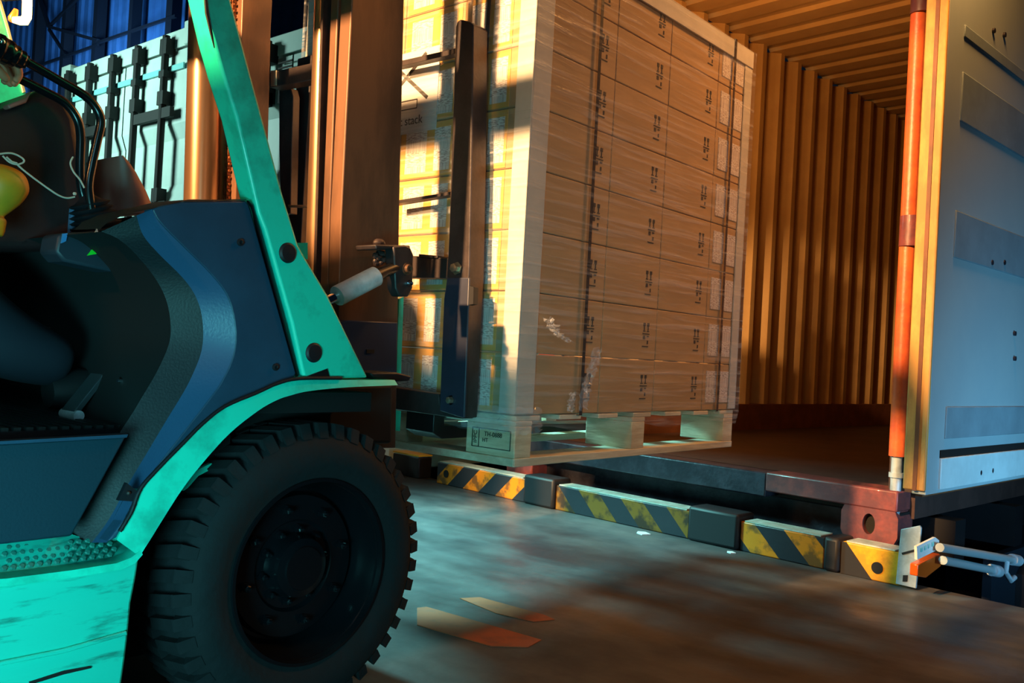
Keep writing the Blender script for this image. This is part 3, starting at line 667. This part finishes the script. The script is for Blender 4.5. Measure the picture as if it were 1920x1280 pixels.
for (x, y) in ((451, 454), (517, 688)):
    p = U(x, y, 1, YS+.006); b = MB(); b.lathe(p+Vector((0, .002, 0)), (0, -1, 0), [(0, .0075), (.004, .0075), (.005, .004), (.003, .003), (.003, 0)], 20); b.build('panel_screw', CAP, FK)
P([(222, 938), (238, 905), (262, 924), (252, 940)], 1, YS-.004, .01, 'cowl_clip_recess', CAP)
p = U(241, 924, 1, YS-.006); b = MB(); b.ball(p, .004, 10); b.build('clip_screw', STEELD, FK)
b = MB(); b.loft([[U(x, y, 1, YS+.004) for x, y in ((466, 376), (474, 386), (560, 705))], [U(x, y, 1, YS+.030) for x, y in ((462, 376), (468, 388), (554, 707))]]); b.build('cowl_edge_trim', CAP, FK)
# --- step side panel, steps, lower body
b = MB(); b.px([(-250, 858), (0, 831), (238, 817), (135, 1005), (-250, 1050)], 1, YS+.02, .04); b.build('side_panel', mat('side_panel_blue', (.006, .032, .052), .5, bump=.08, bs=200), FK, bevel=.004)
b = MB(); b.loft([[U(x, y, 1, YS+.012) for x, y in ((-250, 860), (0, 833), (238, 820))], [U(x, y, 1, YS+.012) for x, y in ((-250, 853), (0, 827), (240, 814))], [U(x, y, 1, YS+.10) for x, y in ((-250, 850), (0, 824), (240, 810))]]); b.build('side_panel_lip', NAVY, FK)
st_top = [(-250, 1060), (0, 1015), (118, 1000), (124, 1012), (140, 1014), (170, 1022), (205, 1020), (222, 1012), (256, 1026)]
q = [U(x, y, 1, YS+.02) for x, y in ((-250, 1118), (0, 1092), (120, 1077), (215, 1062), (240, 1050), (254, 1034))]
q2 = [U(x, y, 1, YS+.02) for x, y in ((-250, 1090), (0, 1078), (120, 1063), (205, 1050), (232, 1040), (250, 1026))]
b = MB(); b.loft([q, [p+T((0, -.028, 0)) for p in q], [p+T((0, -.028, 0)) for p in q2], [p+T((0, .0, .004)) for p in q2], [p+T((0, .008, .0)) for p in q2]]); b.build('step_lip', G, FK, angle=40)
zt = q2[1].z; 
q3 = [U(x, y, 1, YS+.075) for x, y in ((-250, 1045), (0, 1010), (118, 996), (170, 1012), (205, 1012), (226, 1008))]
b = MB(); b.loft([q2, q3, [p+T((0, .02, 0)) for p in q3]]); b.build('step_plate', GS, FK, angle=20)
b = MB()
for i in range(13):
    for j in range(4):
        aa = U(8+i*16.5+(j % 2)*8, 1076-i*2.3, 1, YS+.02); bb = U(8+i*16.5+(j % 2)*8, 1012-i*1.2, 1, YS+.075)
        pp = aa.lerp(bb, .16+.2*j); nn_ = T((0, -.7, .7)); b.lathe(pp, nn_, [(0, .0058), (.003, .004)], 6, True)
tr = b.build('step_tread_studs', mat('stud_worn', (.02, .20, .16), .5), FK); tr['kind'] = 'stuff'
P([(-250, 1128), (0, 1098), (225, 1058), (262, 1044), (256, 1085), (247, 1130), (242, 1185), (236, 1235), (222, 1330), (200, 1500), (-250, 1500)], 1, YS+.006, .05, 'lower_body', GS, .006)
P([(-250, 1262), (0, 1240), (120, 1216), (238, 1182), (240, 1190), (120, 1225), (0, 1249), (-250, 1272)], 1, YS+.0, .01, 'body_weld_ridge', GS, .002)
P([(55, 1279), (120, 1258), (170, 1249), (172, 1252), (120, 1264), (58, 1283)], 1, YS+.002, .006, 'body_scratch', BLKM)
MB().box(-1.6, .35, 1.60, 2.80, .12, .98).build('rear_body', G, FK, bevel=.04)
# wheel well inner, axle
MB().box(.90, 1.66, 1.86, 2.6, .15, .74).build('front_frame', BLKM, FK)
MB().box(.72, .90, 1.74, 2.72, .12, .60).build('well_bulkhead', BLKM, FK)
MB().box(1.10, 1.44, 1.66, 1.86, .69, .735).build('well_top', BLKM, FK)
P([(533, 783), (541, 782), (543, 795), (536, 797)], 1, 1.80, .05, 'amber_wire_tag', mat('tag_orange', (.9, .35, .05), .5))
# --- wheels
def wheel(yo, s, name):
    c = T((1.27, yo, .338)); w_ = MB(); d = (0, s, 0)
    w_.lathe(c, d, [(.012, .196), (.0, .200), (.0, .207), (.012, .210), (.02, .196), (.075, .180), (.10, .172), (.10, .165), (.075, .160), (.075, .105), (.085, .098), (.085, .075), (.045, .066), (.040, .05), (.036, .048), (.036, 0)], 64)
    wh = w_.build(name, GLOSS, FK, angle=30)
    b = MB(); b.lathe(c, d, [(.03, .195), (.006, .207), (.002, .22), (-.006, .235), (-.010, .255), (-.006, .278), (.004, .296), (.02, .309), (.035, .315), (.19, .315), (.21, .30), (.225, .25), (.21, .2)], 96); ty = b.build('tyre', RUB, wh, angle=30)
    b = MB(); n_ = 42
    for k in range(n_):
        q0 = 2*PI*k/n_; wd = .6*2*PI/n_
        for (ra, rb, y0_, y1_, sh) in ((.306, .331, .014, .110, .35),):
            for sgn in (0, 1):
                vs = []
                for rr_ in (ra, rb):
                    for (yy_, off) in ((y0_+(rr_ == rb)*.006, 0), (y1_, sh)):
                        if sgn: yy_ = .225-yy_; off = off+.5
                        for a_ in (0, wd*(1 if rr_ == ra else .86)):
                            q_ = q0+a_+off*2*PI/n_; vs.append(c+T((rr_*math.cos(q_), s*yy_, rr_*math.sin(q_))))
                b.add(vs, [(0, 1, 3, 2), (4, 6, 7, 5), (0, 4, 5, 1), (2, 3, 7, 6), (0, 2, 6, 4), (1, 5, 7, 3)])
        # shoulder buttress of each lug on the sidewall
        vs = []
        for rr_, yy_ in ((.298, .003), (.331, .016), (.31, .04)):
            for a_ in (0, wd*.9): q_ = q0+a_; vs.append(c+T((rr_*math.cos(q_), s*yy_, rr_*math.sin(q_))))
        b.add(vs, [(0, 1, 3, 2), (2, 3, 5, 4), (0, 2, 4), (1, 5, 3), (0, 4, 5, 1)])
    b.build('tread_lugs', RUB, wh, smooth=False)
    for (n2, R_, r_, y_) in ((8, .132, .0085, .073), (10, .082, .0075, .083)):
        for k in range(n2):
            q_ = 2*PI*(k+.3)/n2; p = c+T((R_*math.cos(q_), s*y_, R_*math.sin(q_)))
            b = MB(); b.lathe(p, (0, -s, 0), [(0, r_*1.5), (.003, r_*1.5), (.003, r_), (.014, r_), (.016, r_*.7), (.016, 0)], 6)
            b.lathe(p, (0, -s, 0), [(.014, r_*.5), (.022, r_*.5), (.023, 0)], 12); b.build('lug_nut', GLOSS, wh)
    return wh
wheel(1.622, 1, 'wheel'); wheel(2.80, -1, 'wheel')

# --- cabin interior
fz = U(120, 800, 1, 1.75).z
MB().box(.30, .95, YS+.10, 2.74, fz-.04, fz).build('cab_floor', NAVD, FK)
b = MB()
for k in range(26): b.box(.40+k*.021, .412+k*.021, YS+.10, 2.6, fz, fz+.006)
b.build('ribbed_floor_mat', MATT, FK)
MB().box(1.06, 1.10, 1.72, 2.72, .60, 1.13).build('cab_bulkhead', BLKM, FK)
MB().box(.98, 1.40, 1.76, 2.74, .60, .70).build('toe_board', BLKM, FK)
P([(20, 445), (55, 452), (62, 470), (92, 512), (68, 512), (52, 505), (28, 482), (18, 468)], 1, 2.45, .05, 'column_cover', TEALP, .01)
P([(0, 512), (12, 530), (28, 555), (32, 600), (52, 612), (70, 598), (78, 604), (62, 625), (30, 615), (-40, 600), (-40, 500)], 1, 2.60, .03, 'far_side_panel', TEALP)
b = MB(); b.px([(62, 630), (75, 612), (112, 612), (92, 635)], 1, 2.25, .06); pdl = b.build('pedal', CAP, FK)
b = MB()
for k in range(4): b.px([(68+k*1.5, 629-k*5), (103+k*3-1, 631-k*5), (103+k*3, 629-k*5), (69+k*1.5, 627-k*5)], 1, 2.245, .004)
b.build('pedal_ribs', STEELD, pdl)
# long treadle pedal
a1, a2 = U(140, 778, 1, 1.86), U(245, 645, 1, 1.95)
b = MB(); nn = T((0, .045, 0)); tt = (a2-a1).normalized(); up_ = tt.cross(T((0, 1, 0))).normalized()*.012
b.prism([a1-nn*.3, a2-nn*.3, a2+nn, a1+nn], up_); b.build('accelerator_pedal', mat('pedal_edge', (.05, .06, .07), .35), FK, bevel=.002)
b = MB(); b.cyl(a1+T((0, -.02, .0)), a1+T((0, .05, 0)), .011, 16); b.build('pedal_hinge', SILV, FK)
b = MB(); b.tube([U(x, y, 1, 1.80) for x, y in ((220, 713), (232, 714), (262, 710), (284, 703))], .0035, 8); b.build('pedal_rod', CHROME, FK)
P([(274, 652), (305, 650), (312, 660), (300, 668), (292, 678), (276, 668)], 1, 1.84, .03, 'valve_block', mat('valve_grey', (.10, .14, .20), .5), .003)
P([(252, 690), (272, 682), (276, 700), (254, 702)], 1, 1.84, .03, 'valve_block', mat('valve_grey2', (.10, .14, .20), .5), .003)
# console
b = MB(); b.px([(-160, 240), (0, 205), (50, 183), (85, 160), (128, 186), (146, 220), (156, 285), (164, 300), (166, 380), (140, 440), (112, 470), (-160, 470)], 1, 2.02, .42); b.build('instrument_cowl', MARO, FK, bevel=.02, seg=4)
b = MB(); b.px([(14, 196), (48, 183), (60, 170), (50, 192), (18, 204)], 1, 2.005, .03); b.build('cowl_highlight_edge', MARL, FK, bevel=.004)
# reddish rounded cover
bs, tpv = U(228, 400, 1, 2.16), U(196, 298, 1, 2.16)
b = MB(); rows = []
for t2, xl, xr, yl, yr in ((0, 176, 282, 405, 402), (.35, 176, 262, 362, 362), (.7, 178, 240, 325, 328), (.9, 179, 224, 308, 310), (1, 182, 208, 300, 297)):
    L2, R2 = U(xl, yl, 1, 2.16), U(xr, yr, 1, 2.16); c_ = (L2+R2)/2; hw = (R2-L2)/2
    rows.append([c_+hw*math.cos(a_)+T((0, .09*math.sin(a_), 0)) for a_ in [2*PI*k/24 for k in range(24)]])
b.loft(rows, True, True); b.build('rounded_cover', MARL, FK)
# bellows
b = MB(); p0, p1 = U(186, 444, 1, 1.93), U(176, 374, 1, 1.93); ax_ = (p1-p0); L3 = ax_.length; prof = []
for k in range(7):
    R3 = .056-.0028*k; prof += [(L3*k/7, R3), (L3*(k+.35)/7, R3+.003), (L3*(k+.7)/7, R3-.010)]
prof += [(L3, .024), (L3+.01, .012)]
b.lathe(p0, ax_+T((-.012, 0, 0)), prof, 32, True); b.build('gaiter', CAP, FK)
P([(110, 440), (122, 436), (190, 433), (215, 452), (245, 470), (260, 520), (120, 490), (104, 472)], 1, 1.84, .08, 'lever_console', mat('console_dark', (.02, .03, .045), .5), .006)
P([(164, 446), (178, 436), (182, 427), (187, 446), (178, 443)], 1, 1.836, .003, 'white_sticker', WHT)
P([(164, 479), (187, 449), (194, 458), (204, 472), (180, 476)], 1, 1.836, .003, 'green_sticker', GRNL)
P([(134, 388), (150, 392), (146, 428), (130, 436)], 1, 1.94, .01, 'small_bracket', mat('bracket_blue', (.10, .16, .28), .5))
P([(118, 438), (127, 437), (124, 452), (115, 456)], 1, 1.835, .004, 'blue_sticker', mat('sticker_blue', (.05, .22, .5), .5))
def smooth_path(pts, n=6):
    out = []
    for i in range(len(pts)-1):
        p0_ = pts[max(i-1, 0)]; p1_ = pts[i]; p2_ = pts[i+1]; p3_ = pts[min(i+2, len(pts)-1)]
        for k in range(n):
            t = k/n; out.append(.5*((2*p1_)+(p2_-p0_)*t+(2*p0_-5*p1_+4*p2_-p3_)*t*t+(3*p1_-p0_-3*p2_+p3_)*t**3))
    return out+[pts[-1]]
b = MB(); b.tube(smooth_path([U(x, y, 1, 1.90) for x, y in ((45, 113), (75, 130), (118, 155), (160, 180), (182, 205), (189, 230), (182, 265), (172, 310), (166, 350), (172, 395))]), .0092, 14); b.build('control_lever', GLOSS, FK)
b = MB(); b.tube(smooth_path([U(x, y, 1, 2.0) for x, y in ((12, 136), (45, 152), (85, 172), (122, 193), (144, 222), (151, 255), (150, 310), (152, 350), (165, 395))]), .0095, 14); b.build('control_lever', GLOSS, FK)
b = MB(); b.tube(smooth_path([U(x, y, 1, 1.90) for x, y in ((-60, 70), (-20, 84), (5, 94), (30, 107), (52, 118))]), [.03]*8+[.028]*4+[.025]*4+[.022]*3+[.018]*3+[.014]*2+[.010], 16); b.build('lever_knob', GLOSS, FK)
p = U(4, 78, 1, 1.87); b = MB(); b.ball(p, .006, 12); b.build('knob_button', CHROME, FK)
b = MB(); b.tube([U(*q_, 1, 1.895) for q_ in ((74, 127), (88, 135), (100, 142))], .003, 6); b.build('red_lever_stripe', mat('stripe_red', (.6, .08, .04), .4), FK)
# steering wheel (mostly out of frame)
b = MB(); cc = U(-120, 250, 1, 2.2); b.tube([cc+T((.10*math.sin(a_)*.4, .17*math.cos(a_), .17*math.sin(a_)*.9)) for a_ in [2*PI*k/40 for k in range(41)]], .013, 10); b.build('steering_wheel', CAP, FK)
# seat
MB().box(-.05, .45, 1.95, 2.45, .98, 1.08).box(-.12, -.02, 1.95, 2.45, 1.05, 1.6).build('driver_seat', BLKM, FK, bevel=.04)

# yellow padded thing and cord
yp = U(8, 360, 1, 1.93)
b = MB(); prf = [(-.075, .0), (-.074, .014), (-.072, .023), (-.045, .024), (-.036, .018), (-.020, .030), (0, .044), (.025, .052), (.048, .044), (.060, .028), (.066, 0)]
b.lathe(yp+T((-.012, 0, -.012)), (0.12, 0, 1), sm2(prf, 4), 40); yo = b.build('hanging_pouch', YEL); tag(yo, 'yellow rounded vinyl pouch hanging by a pale cord at the left edge', 'pouch')
b = MB(); b.tube(smooth_path([U(x, y, 1, 1.88) for x, y in ((-10, 290), (20, 287), (40, 295), (45, 303), (33, 308), (18, 304), (5, 292))]), .0018, 6); b.tube([U(x, y, 1, 1.88) for x, y in ((12, 294), (22, 303), (32, 306))], .0018, 6); b.build('cord_loop', CORD, yo)
b = MB(); b.tube(smooth_path([U(x, y, 1, 1.88) for x, y in ((32, 308), (48, 322), (80, 346), (108, 365), (125, 371), (140, 369))]), .0018, 6); b.ball(U(140, 363, 1, 1.88), .004, 8); tag(b.build('cord', CORD), 'pale thin cord slung from the yellow pouch to the lever console', 'cord')
b = MB(); b.tube(smooth_path([U(x, y, 1, 1.88) for x, y in ((137, 294), (132, 306), (138, 322), (150, 337), (158, 352))]), .0018, 6); tag(b.build('cord', CORD), 'short pale cord curving down between the two black levers', 'cord')

# --- mast
def mast_side(x_px_pts, y, th, name, m_): return P(x_px_pts, 1, y, th, name, m_, .002)
mast = FK
P([(683, -450), (771, -450), (757, 40), (749, 400), (746, 620), (742, 840), (626, 840), (640, 400), (660, 0)], 1, 1.835, .045, 'mast_outer_upright', STEEL, .003)
P([(662, -450), (678, -450), (652, 0), (636, 400), (628, 600), (612, 600), (618, 400), (634, 0)], 1, 1.90, .03, 'mast_inner_upright', STEEL, .003)
P([(612, -200), (655, -200), (635, 600), (590, 600)], 1, 1.945, .01, 'mast_back_plate', STEELD)
def cylpx(x0, y0, x1, y1, X, r, name, m_, n=32):
    a_, c_ = U(x0, y0, 0, X), U(x1, y1, 0, X); d_ = (a_-c_); b = MB(); b.cyl(c_-d_*.0, a_+d_*.6, r, n); return b.build(name, m_, FK)
cylpx(611, 0, 592, 560, 1.50, .031, 'lift_cylinder', CYL)
cylpx(387, 0, 377, 380, 1.49, .052, 'lift_cylinder', CYL)
cylpx(645, 0, 622, 560, 1.50, .006, 'hydraulic_hose', CAP, 12)
# left mast
P([(480, -450), (534, -450), (508, 60), (503, 260), (497, 420), (440, 420), (455, 0)], 1, 2.50, .05, 'mast_outer_upright', STEEL, .003)
P([(428, -450), (481, -450), (456, 0), (440, 430), (398, 430), (408, 0)], 1, 2.56, .04, 'mast_inner_upright', ORG, .003)
b = MB(); ca, cb_ = U(441, -30, 1, 2.54), U(427, 392, 1, 2.54); nL = 34
for k in range(nL):
    p = ca.lerp(cb_, (k+.5)/nL); h = (ca-cb_).length/nL
    for s_ in (-1, 1): b.box(p.x-.012, p.x+.012, p.y-.004+s_*.006, p.y+.001+s_*.006, p.z-h*.46, p.z+h*.46)
    b.cyl(p+T((-.006, -.016, h*.2)), p+T((-.006, .012, h*.2)), .0045, 8)
    b.cyl(p+T((.008, -.016, -h*.25)), p+T((.008, .012, -h*.25)), .0045, 8)
b.build('lift_chain', CHN, FK)
# cross members between uprights
P([(505, 136), (592, 116), (592, 148), (505, 164)], 0, 1.74, .05, 'mast_crossbar', CARR, .003)
P([(507, 132), (518, 131), (518, 160), (507, 162)], 0, 1.735, .004, 'crossbar_end_plate', mat('crossbar_end', (.55, .48, .36), .5), .002)
P([(523, 162), (545, 165), (549, 180), (546, 300), (544, 400), (526, 400), (523, 280)], 0, 1.80, .03, 'carriage_rail', CARR, .003)
P([(540, 384), (600, 384), (632, 381), (634, 386), (600, 389), (540, 388)], 0, 1.55, .012, 'hose_clamp', STEELD, .001)
P([(627, 378), (636, 378), (635, 388), (627, 388)], 0, 1.545, .014, 'clamp_end', BRASS)
# carriage
P([(854, 50), (857, 40), (863, 36), (880, 40), (887, 46), (884, 300), (880, 500), (866, 784), (826, 770), (842, 420)], 0, 1.875, .065, 'backrest_post', CARR, .004)
P([(838, 520), (880, 520), (870, 784), (824, 770), (832, 560)], 0, 1.868, .008, 'backrest_lower_plate', CARRB, .003)
P([(878, 535), (888, 538), (887, 570), (876, 572)], 0, 1.87, .02, 'post_tab', CAP)
for (x0, y0, x1, y1, h) in ((742, 116, 856, 90, 10), (735, 377, 846, 359, 6)): P([(x0, y0), (x1, y1), (x1, y1+h), (x0, y0+h)], 0, 1.90, .03, 'backrest_bar', CARR, .001)
P([(752, 478), (846, 484), (838, 522), (752, 520)], 0, 1.885, .05, 'carriage_bar', CARR, .003)
P([(785, 476), (820, 479), (820, 484), (785, 482)], 0, 1.88, .05, 'bar_rib', CARR, .001)
P([(715, 722), (822, 738), (824, 760), (866, 778), (866, 785), (715, 764)], 0, 1.88, .05, 'fork_carriage', CARR, .003)
for x, y, r in ((857, 503, .013), (848, 750, .010)):
    p = U(x, y, 0, 1.872); b = MB(); b.lathe(p, (-1, 0, 0), [(0, r*1.5), (.004, r*1.5), (.004, r), (.018, r), (.020, r*.6), (.020, 0)], 6); b.build('hex_bolt', BRASS, FK)
MB().box(1.88, 1.945, 2.58, 2.66, .69, 1.84).build('backrest_post', CARR, FK, bevel=.003)
# forks
for yf in (1.905, 2.38):
    b = MB(); b.prism([(1.90, yf, .70), (1.94, yf, .70), (1.948, yf, .62), (2.9, yf, .605), (2.95, yf, .595), (2.9, yf, .585), (1.94, yf, .58), (1.90, yf, .60)], (0, .12, 0)); b.build('fork', BLK, FK, bevel=.003)
# tilt cylinder
a_, c_ = U(632, 555, 1, 1.74), U(704, 518, 1, 1.74); d_ = (c_-a_).normalized()
b = MB(); b.lathe(a_, d_, [(0, .012), (0, .0245), (.003, .0255), ((c_-a_).length, .0255), ((c_-a_).length+.003, .02)], 32, True); b.build('tilt_cylinder', SILV, FK)
b = MB(); b.cyl(a_-d_*.12, a_+d_*.01, .0115, 20); b.build('piston_rod', CHROME, FK)
b = MB(); b.tube([c_, c_+d_*.03, U(760, 494, 1, 1.76)], [.020, .014, .018], 14); b.build('cylinder_eye', BLK, FK)
b = MB(); b.px([(738, 462), (760, 459), (770, 464), (776, 478), (774, 540), (766, 556), (750, 556), (742, 540)], 1, 1.735, .035)
b.px([(704, 458), (770, 460), (770, 466), (706, 468)], 1, 1.74, .08); b.build('tilt_bracket', CARR, FK, bevel=.004)
b = MB(); p = U(711, 456, 1, 1.77); b.ball(p, .014, 12, (1.3, 1, .9)); p = U(716, 482, 1, 1.78)
for k in range(16): b.ball(p+T((random.uniform(-.022, .022), random.uniform(-.01, .01), random.uniform(-.018, .014))), random.uniform(.005, .010), 8)
b.build('greasy_fitting', STEELD, FK)
for x, y, r, m2 in ((762, 504, .012, STEEL), (765, 531, .006, CHROME)):
    p = U(x, y, 1, 1.735); b = MB(); b.lathe(p, (0, -1, 0), [(0, r*1.3), (.005, r*1.3), (.005, r), (.014, r*.9), (.014, r*.5), (.008, r*.45), (.008, 0)], 18); b.build('pivot_pin', m2, FK)
# lower frame next to mast
P([(566, 604), (640, 604), (650, 600), (746, 604), (744, 700), (570, 712)], 1, 1.80, .03, 'front_cover', mat('cover_navy', (.014, .025, .055), .5), .003)
P([(748, 560), (757, 556), (752, 700), (744, 702)], 1, 1.86, .02, 'green_upright_edge', G)
P([(733, 768), (752, 770), (750, 808), (733, 806)], 1, 1.86, .02, 'green_lower_edge', G)
P([(575, 722), (738, 720), (736, 832), (575, 832)], 1, 1.79, .06, 'axle_housing', BLKM, .01)
P([(688, 655), (702, 655), (702, 662), (688, 662)], 1, 1.797, .004, 'cover_slot', BLKM)

# ================================================================== DRIVER
def skinned(name, nodes, edges, m_, parent=None, sub=2):
    me = bpy.data.meshes.new(name); me.from_pydata([n_[0] for n_ in nodes], edges, []); o = bpy.data.objects.new(name, me); COL.objects.link(o)
    sk = o.modifiers.new('s', 'SKIN'); 
    for v_, n_ in zip(me.skin_vertices[0].data, nodes): v_.radius = (n_[1], n_[1])
    me.skin_vertices[0].data[0].use_root = True
    ss = o.modifiers.new('d', 'SUBSURF'); ss.levels = sub; ss.render_levels = sub
    dg = bpy.context.evaluated_depsgraph_get(); m2 = bpy.data.meshes.new_from_object(o.evaluated_get(dg))
    bpy.data.objects.remove(o); b = MB(); b.v = [v_.co.copy() for v_ in m2.vertices]; b.f = [tuple(p_.vertices) for p_ in m2.polygons]; bpy.data.meshes.remove(m2)
    return b.build(name, m_, parent, angle=180)
hx = U(-6, 118, 1, 1.96)  # right hand on the lever
hip = T((.12, 2.2, 1.14)); LK = U(-10, 640, 1, 2.0); LA = U(128, 690, 1, 1.98)
nodes = [(hip, .11), (hip+T((-.02, 0, .18)), .10), (hip+T((-.03, 0, .36)), .13), (hip+T((-.02, 0, .48)), .07), (hip+T((.0, 0, .56)), .055), (hip+T((.03, 0, .66)), .095), (hip+T((.035, 0, .74)), .085),
         (hip+T((-.02, -.19, .42)), .055), (T((.33, 1.98, 1.32)), .042), (hx+T((-.12, .02, .03)), .030),
         (hip+T((-.02, .19, .42)), .055), (T((.35, 2.46, 1.32)), .042), (T((.52, 2.36, 1.36)), .030), (T((.58, 2.33, 1.38)), .03),
         (T((.18, 2.10, 1.10)), .07), (T((.52, 2.04, 1.04)), .045), (LK, .036), (LA, .038),
         (T((.18, 2.30, 1.10)), .07), (T((.54, 2.36, 1.07)), .045), (T((.64, 2.40, .86)), .036), (T((.70, 2.40, fz+.09)), .038)]
edges = [(0, 1), (1, 2), (2, 3), (3, 4), (4, 5), (5, 6), (2, 7), (7, 8), (8, 9), (2, 10), (10, 11), (11, 12), (12, 13), (0, 14), (14, 15), (15, 16), (16, 17), (0, 18), (18, 19), (19, 20), (20, 21)]
# hand: palm and five digits, closing over the lever knob
pb = hx+T((-.06, .0, .018)); k0 = len(nodes); nodes.append((hx+T((-.035, 0, .022)), .022)); edges.append((9, k0))
for fy, ln in ((-.026, .9), (-.008, 1.0), (.010, .95), (.026, .8)):
    s0 = len(nodes); nodes += [(hx+T((.006*ln, fy, .016)), .0095), (hx+T((.030*ln, fy, .004)), .0088), (hx+T((.038*ln, fy, -.022*ln)), .008), (hx+T((.028*ln, fy, -.040*ln)), .0072)]
    edges += [(k0, s0), (s0, s0+1), (s0+1, s0+2), (s0+2, s0+3)]
s0 = len(nodes); nodes += [(hx+T((-.03, -.034, -.004)), .0105), (hx+T((-.008, -.040, -.026)), .0095), (hx+T((.012, -.032, -.038)), .0082)]; edges += [(k0, s0), (s0, s0+1), (s0+1, s0+2)]
per = skinned('person', nodes, edges, SKIN); tag(per, 'seated driver in navy trousers, bare hand on the black lever, mostly out of frame', 'person')
leg_n = [(T((.06, 2.2, 1.12)), .15), (T((.18, 2.09, 1.10)), .10), (T((.50, 2.05, 1.03)), .085), (LK, .085), (LA+T((.01, 0, .0)), .052), (T((.18, 2.31, 1.10)), .10), (T((.55, 2.36, 1.07)), .08), (T((.64, 2.40, .86)), .066), (T((.70, 2.40, fz+.10)), .052)]
skinned('trousers', leg_n, [(0, 1), (1, 2), (2, 3), (3, 4), (0, 5), (5, 6), (6, 7), (7, 8)], PANT, per)
sh_n = [(hip+T((0, 0, -.02)), .175), (hip+T((-.02, 0, .18)), .17), (hip+T((-.03, 0, .37)), .185), (hip+T((-.02, -.2, .42)), .07), (T((.32, 1.99, 1.32)), .055), (hip+T((-.02, .2, .42)), .07), (T((.34, 2.46, 1.32)), .055)]
skinned('shirt', sh_n, [(0, 1), (1, 2), (2, 3), (3, 4), (2, 5), (5, 6)], SHIRT, per)
b = MB(); b.ball(hip+T((.01, 0, .735)), .112, 16, (1, .92, .85)); b.build('hair', HAIR, per)
hd = hip+T((.125, 0, .68))
b = MB(); b.ball(hd+T((.01, 0, -.01)), .014, 10, (1.2, .8, 1.5)); b.build('nose', SKIN, per)
for s_ in (-1, 1):
    b = MB(); b.ball(hd+T((-.012, s_*.032, .018)), .011, 10); b.build('eye', HAIR, per)
    b = MB(); b.ball(hip+T((.03, s_*.093, .665)), .022, 10, (.8, .4, 1.2)); b.build('ear', SKIN, per)
b = MB(); b.ball(hd+T((-.008, 0, -.045)), .018, 10, (.6, 1.3, .3)); b.build('mouth', RED, per)
for (x, y, dz) in ((LA.x+.06, 1.98, LA.z-fz-.10), (.76, 2.40, 0)):
    b = MB(); b.tube([T((0, 0, dz))+T(q_) for q_ in [(x-.10, y, fz+.05), (x-.04, y, fz+.055), (x+.05, y, fz+.045), (x+.13, y, fz+.03), (x+.155, y, fz+.025)]], [.034, .045, .042, .030, .012], 16); b.build('shoe', SHOE, per)
